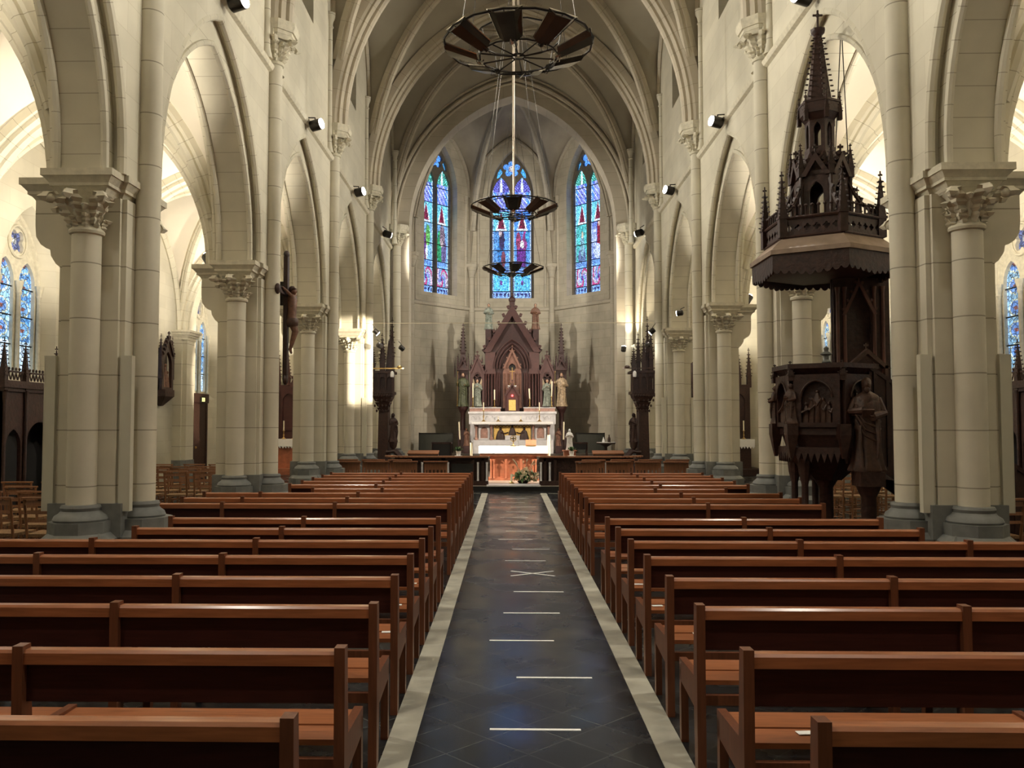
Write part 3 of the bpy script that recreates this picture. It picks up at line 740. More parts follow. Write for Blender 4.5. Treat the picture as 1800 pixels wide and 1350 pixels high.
def make_pier():
    """local +x looks into the nave"""
    root = empty('stone_pier')
    c = MB(); k, n = .345, .05
    c.prism([(k, -k + n), (k, k - n), (k - n, k - n), (k - n, k), (-k + n, k), (-k + n, k - n), (-k, k - n), (-k, -k + n), (-k + n, -k + n), (-k + n, -k), (k - n, -k), (k - n, -k + n)], ZB - .1, 4.06)
    # corbelled block toward the aisle
    prof = [(-.34, 3.35), (-.40, 3.40), (-.45, 3.48), (-.46, 3.55), (-.50, 3.56), (-.56, 3.60), (-.61, 3.68), (-.62, 3.8), (-.62, 4.06), (-.34, 4.06)]
    vs = [(a, -.28, z) for a, z in prof] + [(a, .28, z) for a, z in prof]; m = len(prof)
    c.add(vs, [(i, (i + 1) % m, m + (i + 1) % m, m + i) for i in range(m)]); c.add(vs[:m], [tuple(range(m))]); c.add(vs[m:], [tuple(range(m))])
    c.build('core', M_pier, root)
    ab = MB()
    for z0, z1, o0, o1 in ((4.03, 4.08, -.08, -.05), (4.08, 4.12, -.05, -.02), (4.12, 4.15, .0, .0), (4.15, 4.21, .0, .05), (4.21, 4.28, .06, .06)):
        ab.prism(cross(o0), z0, z1, cross(o1))
    ab.build('abacus', M_cap, root)
    pl = MB()
    def cr(o): return cross(o, False)
    pl.prism(cr(.0), .0, .62, cr(-.0)); pl.prism(cr(-.0), .62, .67, cr(-.05)); pl.prism([(k + .03, -k - .03), (k + .03, k + .03), (-k - .03, k + .03), (-k - .03, -k - .03)], .6, ZB)
    pl.build('plinth', M_base, root)
    def octo(cx, cy, r): return [(cx + r * cos(pi / 8 + i * pi / 4), cy + r * sin(pi / 8 + i * pi / 4)) for i in range(8)]
    for (x, y, r, zt, nm, cz0, cz1) in ((0, -.434, .142, 3.70, 'shaft', 3.70, 4.05), (0, .434, .142, 3.70, 'shaft', 3.70, 4.05), (.434, 0, .128, 7.64, 'nave_shaft', 7.66, 8.02)):
        s = MB(); s.lathe([(r, ZB - .01), (r, zt)], x, y, 24); so = s.build(nm, M_pier, root)
        b = MB(); base_(b, x, y, r, ZB); b.prism(octo(x, y, .30), .66, ZB - .165); b.prism(octo(x, y, .37), .60, .66, octo(x, y, .30)); b.prism(octo(x, y, .375), 0, .60)
        b.build('shaft_base', M_base, so)
        q = MB()
        if nm == 'shaft':
            sy = -1 if y < 0 else 1
            capital(q, x, y, r, cz0, cz1, .27, [R(90 * sy - 45), R(90 * sy + 45)] + [R(90 * sy)])
        else:
            capital(q, x, y, r, cz0, cz1, .25, [R(-75), R(-20), R(35), R(75)])
        q.build('capital', M_cap, so)
        if nm == 'nave_shaft':
            a = MB()
            a.prism(octo(x - .02, 0, .29), 8.00, 8.06, octo(x, 0, .33)); a.prism(octo(x, 0, .34), 8.06, 8.12); a.prism(octo(x, 0, .37), 8.12, 8.2, octo(x, 0, .40)); a.prism(octo(x, 0, .40), 8.2, 8.27)
            a.box(.3, .5, -.34, .34, 7.98, 8.26)
            a.build('upper_abacus', M_cap, so)
    co = MB()
    for sy in (-1, 1):
        co.lathe([(.10, 7.60), (.075, 7.72), (.06, 7.8), (.058, 10.35), (.08, 10.37), (.06, 10.42), (.075, 10.5), (.11, 10.6), (.12, 10.68)], .40, sy * .36, 12)
    co.build('colonnette', M_pier, root)
    return root
pier0 = make_pier()
def hp(o): return o
desc = {(1, 'left'): 'nearest pale stone pier on the left with tall cream panels beside its shafts', (1, 'right'): 'nearest pale stone pier on the right, standing in front of the pulpit',
        (2, 'left'): 'second pale stone pier on the left, just in front of the hanging crucifix', (2, 'right'): 'second pale stone pier on the right, seen behind the pulpit',
        (3, 'left'): 'third pale stone pier on the left, beyond the crucifix', (3, 'right'): 'third pale stone pier on the right, beyond the pulpit',
        (4, 'left'): 'fourth pale stone pier on the left, before the dark choir stall end', (4, 'right'): 'fourth pale stone pier on the right, before the dark choir stall end',
        (5, 'left'): 'pale stone pier carrying the left foot of the chancel arch', (5, 'right'): 'pale stone pier carrying the right foot of the chancel arch',
        (0, 'left'): 'stone pier beside the camera on the left', (0, 'right'): 'stone pier beside the camera on the right', (-1, 'left'): 'stone pier behind the camera on the left', (-1, 'right'): 'stone pier behind the camera on the right'}
first = True
for k in range(-1, 6):
    for sx, sd in ((-1, 'left'), (1, 'right')):
        o = pier0 if first else copy_tree(pier0); first = False
        o.location = (sx * (XP - (.17 if k == 5 else 0)), YP(k) - (.15 if k == 5 else 0), 0); o.rotation_euler = (0, 0, 0 if sx < 0 else pi)
        tag(o, desc[(k, sd)], 'pillar', 'nave arcade piers')
# tall cream panels fixed to piers
hp_ = MB(); hp_.box(-.055, .055, -.035, .035, .86, 2.44); hp_.box(-.058, -.05, -.038, .038, .86, 2.44); hp_.box(.05, .058, -.038, .038, .86, 2.44)
h0 = hp_.build('wall_panel', M_cream, None)
first = True
for k, sx, dx, lab in ((1, -1, .385, 'tall narrow cream panel on the nave side of the nearest left pier'), (1, -1, -.40, 'tall narrow cream panel on the aisle side of the nearest left pier'),
                       (1, 1, .385, 'tall narrow cream panel on the nave side of the nearest right pier'), (1, 1, -.40, 'tall narrow cream panel on the aisle side of the nearest right pier'),
                       (4, -1, .385, 'tall narrow cream panel on the nave side of the fourth left pier'), (4, -1, -.40, 'tall narrow cream panel on the aisle side of the fourth left pier'),
                       (4, 1, .385, 'tall narrow cream panel on the nave side of the fourth right pier'), (4, 1, -.40, 'tall narrow cream panel on the aisle side of the fourth right pier')):
    o = h0 if first else h0.copy()
    if not first: COL.objects.link(o)
    first = False
    o.location = (sx * (XP - dx), YP(k) - .30, 0); tag(o, lab, 'heater panel', 'tall cream panels on the piers')

# ---------------------------------------------------------------- pews
PH = .815
def make_pew(xs, sx, name='church_pew'):
    """xs: distances of posts from the aisle centre; local origin at aisle centre, rear face y=0"""
    root = empty(name)
    def X(a, b): return (sx * a, sx * b) if sx > 0 else (sx * b, sx * a)
    a, b = xs[0], xs[-1]
    r = MB()
    for p, q in zip(xs[:-1], xs[1:]):
        x0, x1 = X(p + .02, q - .02)
        pr = [(-.028, PH - .058), (-.028, PH - .012), (-.018, PH), (.030, PH), (.045, PH - .012), (.045, PH - .058)]
        vs = [(x0, y, z) for y, z in pr] + [(x1, y, z) for y, z in pr]; n = len(pr)
        r.add(vs, [(i, (i + 1) % n, n + (i + 1) % n, n + i) for i in range(n)] + [tuple(range(n)), tuple(range(n, 2 * n))])
    r.build('top_rail', M_pew, root)
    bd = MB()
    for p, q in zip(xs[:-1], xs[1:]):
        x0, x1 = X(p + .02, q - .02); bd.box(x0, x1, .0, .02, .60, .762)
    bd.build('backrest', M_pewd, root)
    st = MB(); x0, x1 = X(a, b)
    for y0, y1, z in ((.05, .215, .435), (.228, .42, .438)):
        for p, q in zip(xs[:-1], xs[1:]):
            u0, u1 = X(p - .0, q - .004); st.box(u0, u1, y0, y1, z - .024, z)
    st.build('seat', M_pew, root)
    lr = MB()
    for p, q in zip(xs[:-1], xs[1:]):
        x0, x1 = X(p + .02, q - .02); lr.box(x0, x1, .01, .04, .32, .37)
    lr.build('stretcher', M_post, root)
    for p in xs:
        c = sx * p
        m = MB(); m.add([(c - .022, -.030, 0), (c + .022, -.030, 0), (c + .022, .035, 0), (c - .022, .035, 0), (c - .022, -.036, PH + .018), (c + .022, -.036, PH + .018), (c + .022, .026, PH + .018), (c - .022, .026, PH + .018), (c - .022, -.030, .45), (c + .022, -.030, .45), (c + .022, .055, .42), (c - .022, .055, .42)],
               [(0, 3, 2, 1), (4, 5, 6, 7), (0, 1, 9, 8), (8, 9, 5, 4), (1, 2, 10, 9), (9, 10, 6, 5), (2, 3, 11, 10), (10, 11, 7, 6), (3, 0, 8, 11), (11, 8, 4, 7)])
        m.build('rear_post', M_post, root)
        m = MB(); m.box(c - .02, c + .02, .385, .43, 0, .41); m.build('front_leg', M_post, root)
        m = MB(); m.add([(c - .02, .03, .30), (c + .02, .03, .30), (c + .02, .43, .335), (c - .02, .43, .335), (c - .02, .03, .46), (c + .02, .03, .46), (c + .02, .43, .45), (c - .02, .43, .45)],
               [(0, 3, 2, 1), (4, 5, 6, 7), (0, 1, 5, 4), (1, 2, 6, 5), (2, 3, 7, 6), (3, 0, 4, 7)])
        m.build('side_rail', M_post, root)
    return root
ROWS = [2.72, 3.55, 4.41, 5.22, 6.05, 6.85, 7.63, 8.45, 9.96, 10.72, 11.5, 12.27, 13.05, 13.83, 14.6, 15.35, 16.1]
ORD = ['nearest the camera', 'second from the camera', 'third from the camera', 'fourth from the camera', 'fifth from the camera', 'sixth from the camera', 'seventh from the camera', 'eighth from the camera',
       'ninth from the camera, just past the gap', 'tenth from the camera', 'eleventh from the camera', 'twelfth from the camera', 'fifth from the front', 'fourth from the front', 'third from the front', 'second from the front', 'front row before the chairs']
kinds = {}
S2, S3, S3b, SS = (.83, 2.16, 3.48), (.83, 2.16, 3.48, 4.81), (.83, 2.16, 3.48, 4.24), (.83, 1.95, 2.95)
for i, y in enumerate(ROWS):
    for sx, sd in ((-1, 'left'), (1, 'right')):
        xs = S3 if i in (4, 5) else (SS if i == 11 else (S3b if (i in (8, 9, 10) and sx < 0) else S2))
        key = (xs, sx)
        if key not in kinds: kinds[key] = make_pew(xs, sx); o = kinds[key]
        else: o = copy_tree(kinds[key])
        o.location = (0, y, 0)
        tag(o, 'long varnished red-brown pew %s of the aisle, %s' % (sd, ORD[i]), 'pew', 'wooden pews in rows along the aisle')
# paper stickers on the seats
p0 = None
for i, (sx, d, row, dy) in enumerate(((-1, 1.42, 1, .17), (1, 1.12, 1, .16), (1, 1.05, 3, .20), (-1, .90, 3, .20), (-1, .93, 5, .2), (1, .93, 4, .18), (1, .92, 5, .2), (-1, .95, 4, .17))):
    if p0 is None:
        m = MB(); m.box(-.038, .038, -.022, .022, 0, .0015); o = p0 = m.build('paper_label', M_paper)
    else: o = p0.copy(); COL.objects.link(o)
    o.location = (sx * d, ROWS[row] + dy, .4385); o.rotation_euler = (0, 0, (.1 if i % 2 else -.05))
    tag(o, 'small white paper label on the seat of the %s pew %s of the aisle' % (['', 'second', '', 'fourth', 'fifth', 'sixth'][row], 'left' if sx < 0 else 'right'), 'paper label', 'white labels on the pew seats')

# ---------------------------------------------------------------- tape on the aisle
t0 = None; names_ = ['nearest the camera', 'second nearest', 'third nearest', 'fourth nearest', 'fifth nearest']
for i in range(16):
    Y = 4.97 + i * 1.0
    if i == 5:
        for a in (33, -33):
            m = MB(); m.cbox((0, 0, .0009), (.60, .026, .0018), R(a))
            o = m.build('tape_strip', M_tape, loc=(.14, Y + .08, 0.0)); tag(o, 'white tape strip crossed into an X on the aisle floor, ' + ('leaning left' if a > 0 else 'leaning right'), 'tape strip', 'white tape cross on the aisle')
        continue
    if t0 is None:
        m = MB(); m.box(-.26, .26, -.014, .014, 0, .0015); o = t0 = m.build('tape_line', M_tape)
    else: o = t0.copy(); COL.objects.link(o)
    o.location = (.02 + .12 * sin(i * 2.1) * (i > 0) + .05, Y, 0.0); o.rotation_euler = (0, 0, .01 * sin(i * 3))
    if i == 0: o.location.x = .012
    if i > 4:
        pos = ('first beyond the taped X', 'second beyond the taped X', 'third beyond the taped X', 'fourth beyond the taped X', 'fifth beyond the taped X', 'sixth beyond the taped X', 'seventh beyond the taped X', 'eighth beyond the taped X', 'ninth beyond the taped X', 'farthest, before the choir step')[i - 6]
    else: pos = names_[i]
    tag(o, 'short white tape line across the dark aisle floor, ' + pos, 'tape line', 'white tape lines across the aisle')

# ---------------------------------------------------------------- chairs
def make_chair():
    root = empty('wooden_chair')
    s = MB(); s.prism([(-.21, 0), (.21, 0), (.19, -.0), (.23, .40), (-.23, .40), (-.19, 0)][:0] or [(-.19, 0), (.19, 0), (.23, .40), (-.23, .40)], .43, .465); s.build('seat', M_rush, root)
    for sx in (-1, 1):
        m = MB(); m.tube([(sx * .19, .02, 0), (sx * .19, .0, .45), (sx * .195, -.07, .88)], .017, 6); m.build('leg', M_chair, root)
        m = MB(); m.tube([(sx * .215, .38, 0), (sx * .215, .38, .45)], .017, 6); m.build('leg', M_chair, root)
    b = MB()
    for z, h, y in ((.83, .055, -.062), (.72, .04, -.045), (.62, .035, -.03)): b.cbox((0, y, z), (.38, .014, h), 0, R(-9))
    b.cbox((0, -.072, .885), (.44, .05, .022))
    b.build('backrest', M_chair, root)
    r = MB()
    for z in (.14, .27):
        for sx in (-1, 1): r.tube([(sx * .192, .01, z), (sx * .215, .38, z)], .010, 5)
        r.tube([(-.215, .38, z), (.215, .38, z)], .010, 5); r.tube([(-.19, .01, z - .03), (.19, .01, z - .03)], .010, 5)
    r.build('rung', M_chair, root)
    return root
ch0 = make_chair(); first = True
rown = ['first', 'second', 'third', 'fourth', 'fifth', 'sixth', 'seventh', 'eighth', 'ninth', 'tenth']
for sx, sd in ((-1, 'left'), (1, 'right')):
    for ri, y in enumerate((9.9, 10.75, 11.6, 12.5, 15.3, 16.1, 17.0, 17.9)):
        for ci, x in enumerate((5.55, 6.15, 6.75, 7.35)):
            if sx > 0 and ri in (1, 2) and ci < 3: continue
            if sx > 0 and ri == 3 and ci < 1: continue
            o = ch0 if first else copy_tree(ch0); first = False
            o.location = (sx * (x + random.uniform(-.05, .05)), y + random.uniform(-.06, .06), 0); o.rotation_euler = (0, 0, random.uniform(-.12, .12))
            tag(o, 'rush-seated wooden chair in the %s aisle, %s row, %s from the arcade' % (sd, rown[ri], rown[ci]), 'chair', 'rush-seated chairs in the side aisles')
def make_prie():
    root = empty('kneeler_chair')
    m = MB(); m.cbox((0, -.03, .90), (.54, .13, .028), 0, R(-8)); m.build('arm_rest', M_prie, root)
    m = MB(); m.box(-.235, .235, -.01, .012, .72, .87)
    for k in range(5): m.box(-.19 + k * .085, -.15 + k * .085, -.006, .010, .50, .73)
    m.box(-.235, .235, -.01, .012, .45, .52); m.build('backrest', M_prie, root)
    for sx in (-1, 1):
        m = MB(); m.box(sx * .235 - .02, sx * .235 + .02, -.02, .02, 0, .89); m.build('leg', M_prie, root)
        m = MB(); m.box(sx * .215 - .018, sx * .215 + .018, .34, .376, 0, .44); m.build('leg', M_prie, root)
    m = MB(); m.box(-.24, .24, 0, .39, .42, .455); m.build('seat', M_rush, root)
    m = MB(); m.box(-.21, .21, -.006, .006, .18, .22); m.box(-.21, .21, .352, .364, .2, .24); m.build('stretcher', M_prie, root)
    return root
pr0 = make_prie(); first = True
for sx, sd in ((-1, 'left'), (1, 'right')):
    for ri, y in enumerate((18.9, 19.8)):
        for ci, x in enumerate((1.75, 2.42, 3.05, 3.68)):
            if ri == 1 and ci == 0 and sx < 0: continue
            o = pr0 if first else copy_tree(pr0); first = False
            o.location = (sx * (x + .22 * ri - (.15 if sx > 0 else 0)), y + random.uniform(-.05, .05), 0); o.rotation_euler = (0, 0, random.uniform(-.05, .05))
            tag(o, 'brown kneeler chair %s of the aisle, %s row, %s from the aisle' % (sd, ('near', 'far')[ri], rown[ci]), 'chair', 'kneeler chairs before the choir rail')
# ---------------------------------------------------------------- small builders
def pinnacle(mb, x, y, z, h, w, n=5, shaft=.3):
    """square shaft, crocketed spire, cross-shaped finial"""
    hs = h * shaft; mb.box(x - w / 2, x + w / 2, y - w / 2, y + w / 2, z, z + hs)
    mb.box(x - w * .62, x + w * .62, y - w * .62, y + w * .62, z + hs - w * .2, z + hs + w * .1)
    t = .06 * w; q = [(x - w / 2, y - w / 2), (x + w / 2, y - w / 2), (x + w / 2, y + w / 2), (x - w / 2, y + w / 2)]
    mb.prism(q, z + hs, z + h * .92, [(x - t, y - t), (x + t, y - t), (x + t, y + t), (x - t, y + t)])
    for i in range(n):
        f_ = (i + .6) / (n + .6); ww = w / 2 * (1 - f_) + t; zz = z + hs + (h * .92 - hs) * f_; s = w * .16
        for sx, sy in ((-1, -1), (1, -1), (1, 1), (-1, 1)): mb.cbox((x + sx * (ww + s * .5), y + sy * (ww + s * .5), zz), (s * 1.5, s * 1.5, s * 1.1), R(45), R(20))
    mb.cbox((x, y, z + h * .94), (w * .55, w * .18, w * .18)); mb.cbox((x, y, z + h * .94), (w * .18, w * .55, w * .18)); mb.cbox((x, y, z + h * .97), (w * .14, w * .14, h * .06))
def gable(mb, mp, s0, z0, a, h, w0, w1, t=.08, n=4, crock=.05):
    """open triangular gable of band width t with crockets and finial"""
    L = hypot(a, h); k = t * L / a; kk = t * L / h
    mb.panel([(s0 - a, z0), (s0, z0 + h), (s0 + a, z0), (s0 + a - kk, z0), (s0, z0 + h - k), (s0 - a + kk, z0)], [], mp, w0, w1)
    for i in range(n):
        f_ = (i + .5) / n
        for sg in (-1, 1):
            p = mp(s0 + sg * a * (1 - f_) + sg * crock * .5, (w0 + w1) / 2, z0 + h * f_ + crock * .5); mb.cbox(p, (crock, abs(w1 - w0) * .9 + .001, crock * 1.2), 0, 0, R(25 * sg))
    p = mp(s0, (w0 + w1) / 2, z0 + h + crock); mb.cbox(p, (crock * .5, crock * .5, crock * 3)); mb.cbox((p[0], p[1], p[2] + crock * .6), (crock * 1.8, crock * .8, crock * .7))
def figure(name, h, m_robe, m_skin=None, parent=None, loc=(0, 0, 0), rz=0, pose='book', folds=9, seed=1, attr=None):
    """a robed standing statue of height h, face towards -y; body one continuous surface, head/arms joined"""
    rnd = random.Random(seed); s = h / 1.7; b = MB(); ph = rnd.random() * 6
    prof = [(.0, .0), (.27, .0), (.285, .03), (.25, .15), (.225, .35), (.21, .6), (.20, .8), (.195, .95), (.185, 1.05), (.195, 1.15), (.215, 1.27), (.215, 1.34), (.175, 1.40), (.10, 1.445), (.06, 1.48), (.058, 1.52)]
    def wob(a, z):
        t = max(0, 1 - z / s / 1.15); sw = .13 * t + .035
        return 1 + sw * sin(a * folds + ph + z / s * 2.2) * (.6 + .4 * sin(a * 2 + ph)) + .07 * t * sin(a * 3 + ph * 2)
    b.lathe([(r * s, z * s) for r, z in prof], 0, 0, 48, (1.05, .72), wob=wob)
    # mantle across the body
    for k in range(4): b.tube([(-.20 * s, -.10 * s, (1.25 - .10 * k) * s), (-.05 * s, -.19 * s, (1.02 - .12 * k) * s), (.14 * s, -.16 * s, (.95 - .13 * k) * s), (.22 * s, -.02 * s, (1.05 - .13 * k) * s)], .022 * s, 6)
    b.tube([(.16 * s, -.15 * s, .95 * s), (.18 * s, -.17 * s, .6 * s), (.15 * s, -.15 * s, .25 * s)], lambda t: (.05 - .02 * t) * s, 7)
    b.tube([(-.12 * s, -.17 * s, .85 * s), (-.14 * s, -.19 * s, .5 * s), (-.1 * s, -.2 * s, .1 * s)], .025 * s, 6)
    b.lathe([(.07 * s, 1.465 * s), (.13 * s, 1.43 * s), (.195 * s, 1.37 * s), (.235 * s, 1.27 * s), (.25 * s, 1.15 * s), (.245 * s, 1.02 * s), (.20 * s, 1.0 * s)], 0, .02 * s, 40, (1.06, .78), wob=lambda a, z: 1 + .05 * sin(a * 11 + ph) + .03 * sin(a * 5))
    # arms with hands
    el = {'book': ((-.27, -.03, 1.10), (-.06, -.24, 1.12), (.27, -.03, 1.07), (.07, -.25, 1.00)), 'staff': ((-.28, -.04, 1.10), (-.30, -.24, 1.22), (.28, 0, 1.06), (.06, -.22, 1.08)),
          'pray': ((-.27, -.04, 1.08), (-.025, -.24, 1.24), (.27, -.04, 1.08), (.025, -.24, 1.24)), 'open': ((-.3, -.02, 1.10), (-.34, -.26, 1.04), (.3, -.02, 1.10), (.34, -.26, 1.04))}[pose]
    for i, sg in ((0, -1), (2, 1)):
        e, w = el[i], el[i + 1]
        b.tube([(sg * .16 * s, 0, 1.33 * s), tuple(c * s for c in e), tuple(c * s for c in w)], lambda t: (.088 - .012 * t) * s, 9)
    root = b.build(name, m_robe, parent); root.location = loc; root.rotation_euler = (0, 0, rz)
    hd = MB(); ms = m_skin or m_robe
    hd.ball((0, -.015 * s, 1.595 * s), (.078 * s, .092 * s, .112 * s), 14, 10); hd.tube([(0, 0, 1.47 * s), (0, -.01 * s, 1.55 * s)], .05 * s, 8)
    hd.cbox((0, -.11 * s, 1.59 * s), (.022 * s, .035 * s, .045 * s), 0, R(-20)); hd.ball((0, -.09 * s, 1.535 * s), (.03 * s, .018 * s, .012 * s), 8, 4)
    for sg in (-1, 1): hd.ball((sg * .03 * s, -.095 * s, 1.612 * s), (.014 * s, .01 * s, .009 * s), 6, 4); hd.ball((sg * .08 * s, 0, 1.595 * s), (.012 * s, .02 * s, .03 * s), 6, 4)
    hd.build('head', ms, root)
    ha = MB(); ha.ball((0, .02 * s, 1.62 * s), (.092 * s, .095 * s, .11 * s), 12, 8)
    ha.tube([(0, .05 * s, 1.66 * s), (0, .09 * s, 1.5 * s), (0, .08 * s, 1.38 * s)], lambda t: (.08 - .01 * t) * s, 8)
    if attr == 'beard': ha.ball((0, -.075 * s, 1.50 * s), (.05 * s, .04 * s, .06 * s), 8, 6)
    if attr == 'veil': ha.tube([(0, .02 * s, 1.66 * s), (0, .07 * s, 1.5 * s), (0, .08 * s, 1.25 * s)], lambda t: (.095 + .05 * t) * s, 10)
    ha.build('veil' if attr == 'veil' else 'hair', m_robe if attr == 'veil' else (M_carve if m_skin else m_robe), root)
    for i, sg in ((1, -1), (3, 1)):
        w = el[i]; hn = MB(); hx, hy, hz = (c * s for c in w); hn.ball((hx, hy - .015 * s, hz + .01 * s), (.03 * s, .035 * s, .022 * s), 8, 5)
        for k in range(4): hn.tube([(hx - .02 * s + k * .013 * s, hy - .035 * s, hz + .012 * s), (hx - .022 * s + k * .014 * s, hy - .065 * s, hz + (.02 - .004 * k) * s), (hx - .02 * s + k * .013 * s, hy - .08 * s, hz + .005 * s)], .0065 * s, 5)
        hn.tube([(hx - sg * .025 * s, hy - .01 * s, hz + .015 * s), (hx - sg * .035 * s, hy - .04 * s, hz + .03 * s)], .008 * s, 5)
        hn.build('hand', ms, root)
    if pose == 'book': k = MB(); k.cbox((.0, -.27 * s, 1.07 * s), (.20 * s, .04 * s, .15 * s), 0, R(35)); k.build('book', m_robe, root)
    if pose == 'staff': k = MB(); k.tube([(-.31 * s, -.30 * s, 0), (-.30 * s, -.29 * s, 1.72 * s)], .013 * s, 6); k.ball((-.30 * s, -.29 * s, 1.75 * s), .035 * s, 8, 6); k.build('staff', M_brass if m_skin else m_robe, root)
    return root
def candle(name, x, y, z, hc, hs, label, r=.022, tilt=0, cat='candle', group=None, stick=M_brass):
    root = empty(name, (x, y, z))
    if hs > 0:
        m = MB(); m.lathe([(.075, 0), (.08, .015), (.05, .03), (.02, .06), (.014, .09), (.028, hs * .5), (.013, hs * .55), (.013, hs * .9), (.045, hs - .01), (.045, hs)], 0, 0, 12); m.build('stick', stick, root)
    m = MB(); m.tube([(0, 0, hs), (tilt * hc, 0, hs + hc)], r, 10); m.build('wax', M_wax, root)
    m = MB(); m.tube([(tilt * hc, 0, hs + hc), (tilt * hc, 0, hs + hc + .015)], .002, 4); m.build('wick', M_black, root)
    return tag(root, label, cat, group)

# ---------------------------------------------------------------- choir platform and rail
p = MB(); p.box(-4.7, 4.7, 21.9, 34.4, 0, .14); struct(p, 'floor_choir', mat('choir_floor_stone', (.20, .17, .14), .35, noise=.25, nscale=3), 'raised floor of the choir')
p = MB(); p.box(-.70, .68, 21.86, 22.6, .135, .165); struct(p, 'trim_23', M_marble, 'pale marble step edge below the altar')
p = MB(); p.box(-4.7, 4.7, 21.895, 21.9, 0, .138); p.box(-4.7, 4.7, 21.87, 21.9, .0, .02); struct(p, 'trim_24', M_black, 'black riser of the choir step')
p = MB()
for y, z in ((28.7, .32), (29.05, .50), (29.4, .68)): p.box(-2.9, 2.9, y, 33.9, .13, z)
struct(p, 'floor_sanctuary', mat('sanctuary_step_stone', (.10, .08, .065), .5, noise=.2), 'dark steps up to the high altar')
def rail(sx, label):
    root = empty('communion_rail', (0, 22.25, .14))
    X = lambda a, b: sorted((sx * a, sx * b))
    t = MB(); x0, x1 = X(.66, 2.75)
    t.box(x0, x1, -.12, .14, .72, .76)
    C = [(sx * (2.75 + 0.55 * sin(R(a))), -.0 + .55 * (1 - cos(R(a)))) for a in range(0, 91, 10)]
    for (p_, q_) in zip(C[:-1], C[1:]):
        dx, dy = q_[0] - p_[0], q_[1] - p_[1]; l = hypot(dx, dy); nx, ny = -dy / l * .13, dx / l * .13
        t.prism([(p_[0] + nx, p_[1] + ny), (p_[0] - nx, p_[1] - ny), (q_[0] - nx, q_[1] - ny), (q_[0] + nx, q_[1] + ny)], .72, .76)
    t.build('rail_top', M_prie, root)
    a = MB()
    for c, w in ((1.27, .58), (2.08, .30), (2.62, .2)):
        a.panel([(sx * c - w, .58), (sx * c - w, .72), (sx * c + w, .72), (sx * c + w, .58)] + [(sx * c + w * .95 * cos(R(t_)), .58 + .10 * sin(R(t_))) for t_ in range(10, 171, 16)], [], lambda s, w_, z: (s, w_, z), -.05, .0)
    a.build('apron', M_carve, root)
    bd = MB(); x0, x1 = X(.66, 3.1); bd.box(x0, x1, -.06, .10, 0, .12); bd.box(x0, x1, .04, .07, .1, .72)
    for c in (.74, 1.0, 1.78, 2.32): bd.box(sx * c - .035 + sx * .07, sx * c + .035 + sx * .07, -.05, .06, .1, .72)
    bd.build('rail_panel', M_carve, root)
    for c in (.70, .93, 1.70, 2.38):
        s = MB(); s.lathe([(.028, .12), (.03, .14), (.024, .17), (.024, .55), (.03, .58), (.028, .6)], sx * c, -.085, 10); s.build('marble_colonnette', M_marble, root)
    if sx < 0:
        e = MB(); e.box(-1.62, -1.06, -.07, -.045, .16, .56); e.build('loudspeaker_panel', M_black, root)
        for x in (-1.50, -1.34):
            e = MB(); e.box(x - .05, x + .05, -.08, -.07, .20, .225); e.build('white_card', M_paper, root)
    return tag(root, label, 'rail', 'communion rails')
rail(-1, 'dark wooden communion rail with marble colonnettes, left of the altar opening'); rail(1, 'dark wooden communion rail with marble colonnettes, right of the altar opening')
for x, l in ((-1.44, 'left'), (1.50, 'right')):
    root = empty('flower_pot', (x, 22.25, .90)); m = MB(); m.lathe([(.05, 0), (.07, .12), (.075, .13), (.06, .13), (.05, .10)], 0, 0, 14); m.lathe([(.1, 0), (.1, .008)], 0, 0, 14); m.build('pot', M_plaster, root)
    g = MB()
    for k in range(16):
        a = k * 2.4; leaf(g, (0, 0), a, .01, .11, .06 + .03 * (k % 3), .18 + .02 * (k % 4), .03, .006, .02, 5)
    g.build('foliage', M_leaf, root); tag(root, 'white flower pot with green leaves on the %s communion rail' % l, 'flower pot', 'white pots on the communion rail')
candle('altar_candle', -1.15, 23.3, .14, .36, .72, 'thick white candle standing left of the white altar table', .035)
candle('paschal_candle', 1.0, 24.2, .14, .60, .68, 'tall thick white paschal candle right of the altar table', .045)
ped = MB(); ped.box(-.16, .16, -.12, .12, 0, .86); ped.box(-.19, .19, -.15, .15, .86, .89); po = ped.build('statue_pedestal', M_altarwood, loc=(1.50, 23.0, .14)); tag(po, 'small orange wood pedestal under the white figure', 'pedestal')
st = figure('white_madonna', .56, M_plaster, None, None, (1.50, 23.0, 1.03), 0, 'pray', 7, 3, 'veil'); tag(st, 'small white plaster figure with veil on the pedestal right of the altar', 'statue')
# free-standing altar
root = empty('wooden_altar', (0, 24.5, .14))
m = MB(); m.box(-.66, .66, -.28, .34, .04, .68); m.box(-.72, .72, -.34, .4, 0, .06); m.build('body', M_altarwood, root)
m = MB()
for c in (-.42, 0, .42):
    m.panel([(c - .21, .06), (c + .21, .06), (c + .21, .67), (c - .21, .67)], [[(c - .16, .10)] + arch(.16, .2, 6, c, .38) + [(c + .16, .10)]], lambda s, w, z: (s, w, z), -.31, -.28)
for c in (-.63, -.55, -.21, .21, .55, .63): m.lathe([(.03, .06), (.02, .1), (.02, .5), (.035, .58), (.035, .6)], c, -.33, 8)
m.build('arcade_front', M_altarwood, root)
m = MB(); m.box(-.95, .95, -.36, .42, .68, .74); m.build('table_top', M_altarwood, root)
tag(root, 'free-standing orange wood altar with little arches, under a white cloth', 'altar')
m = MB(); N_ = 60
edge = [(-.98 + 1.96 * i / N_, -.385 - .006 * sin(i * .9)) for i in range(N_ + 1)]
m.box(-.98, .98, -.38, .44, .742 + .14, .752 + .14)
vs = [(x, y, .89) for x, y in edge] + [(x, y * 1.01, .70) for x, y in edge]
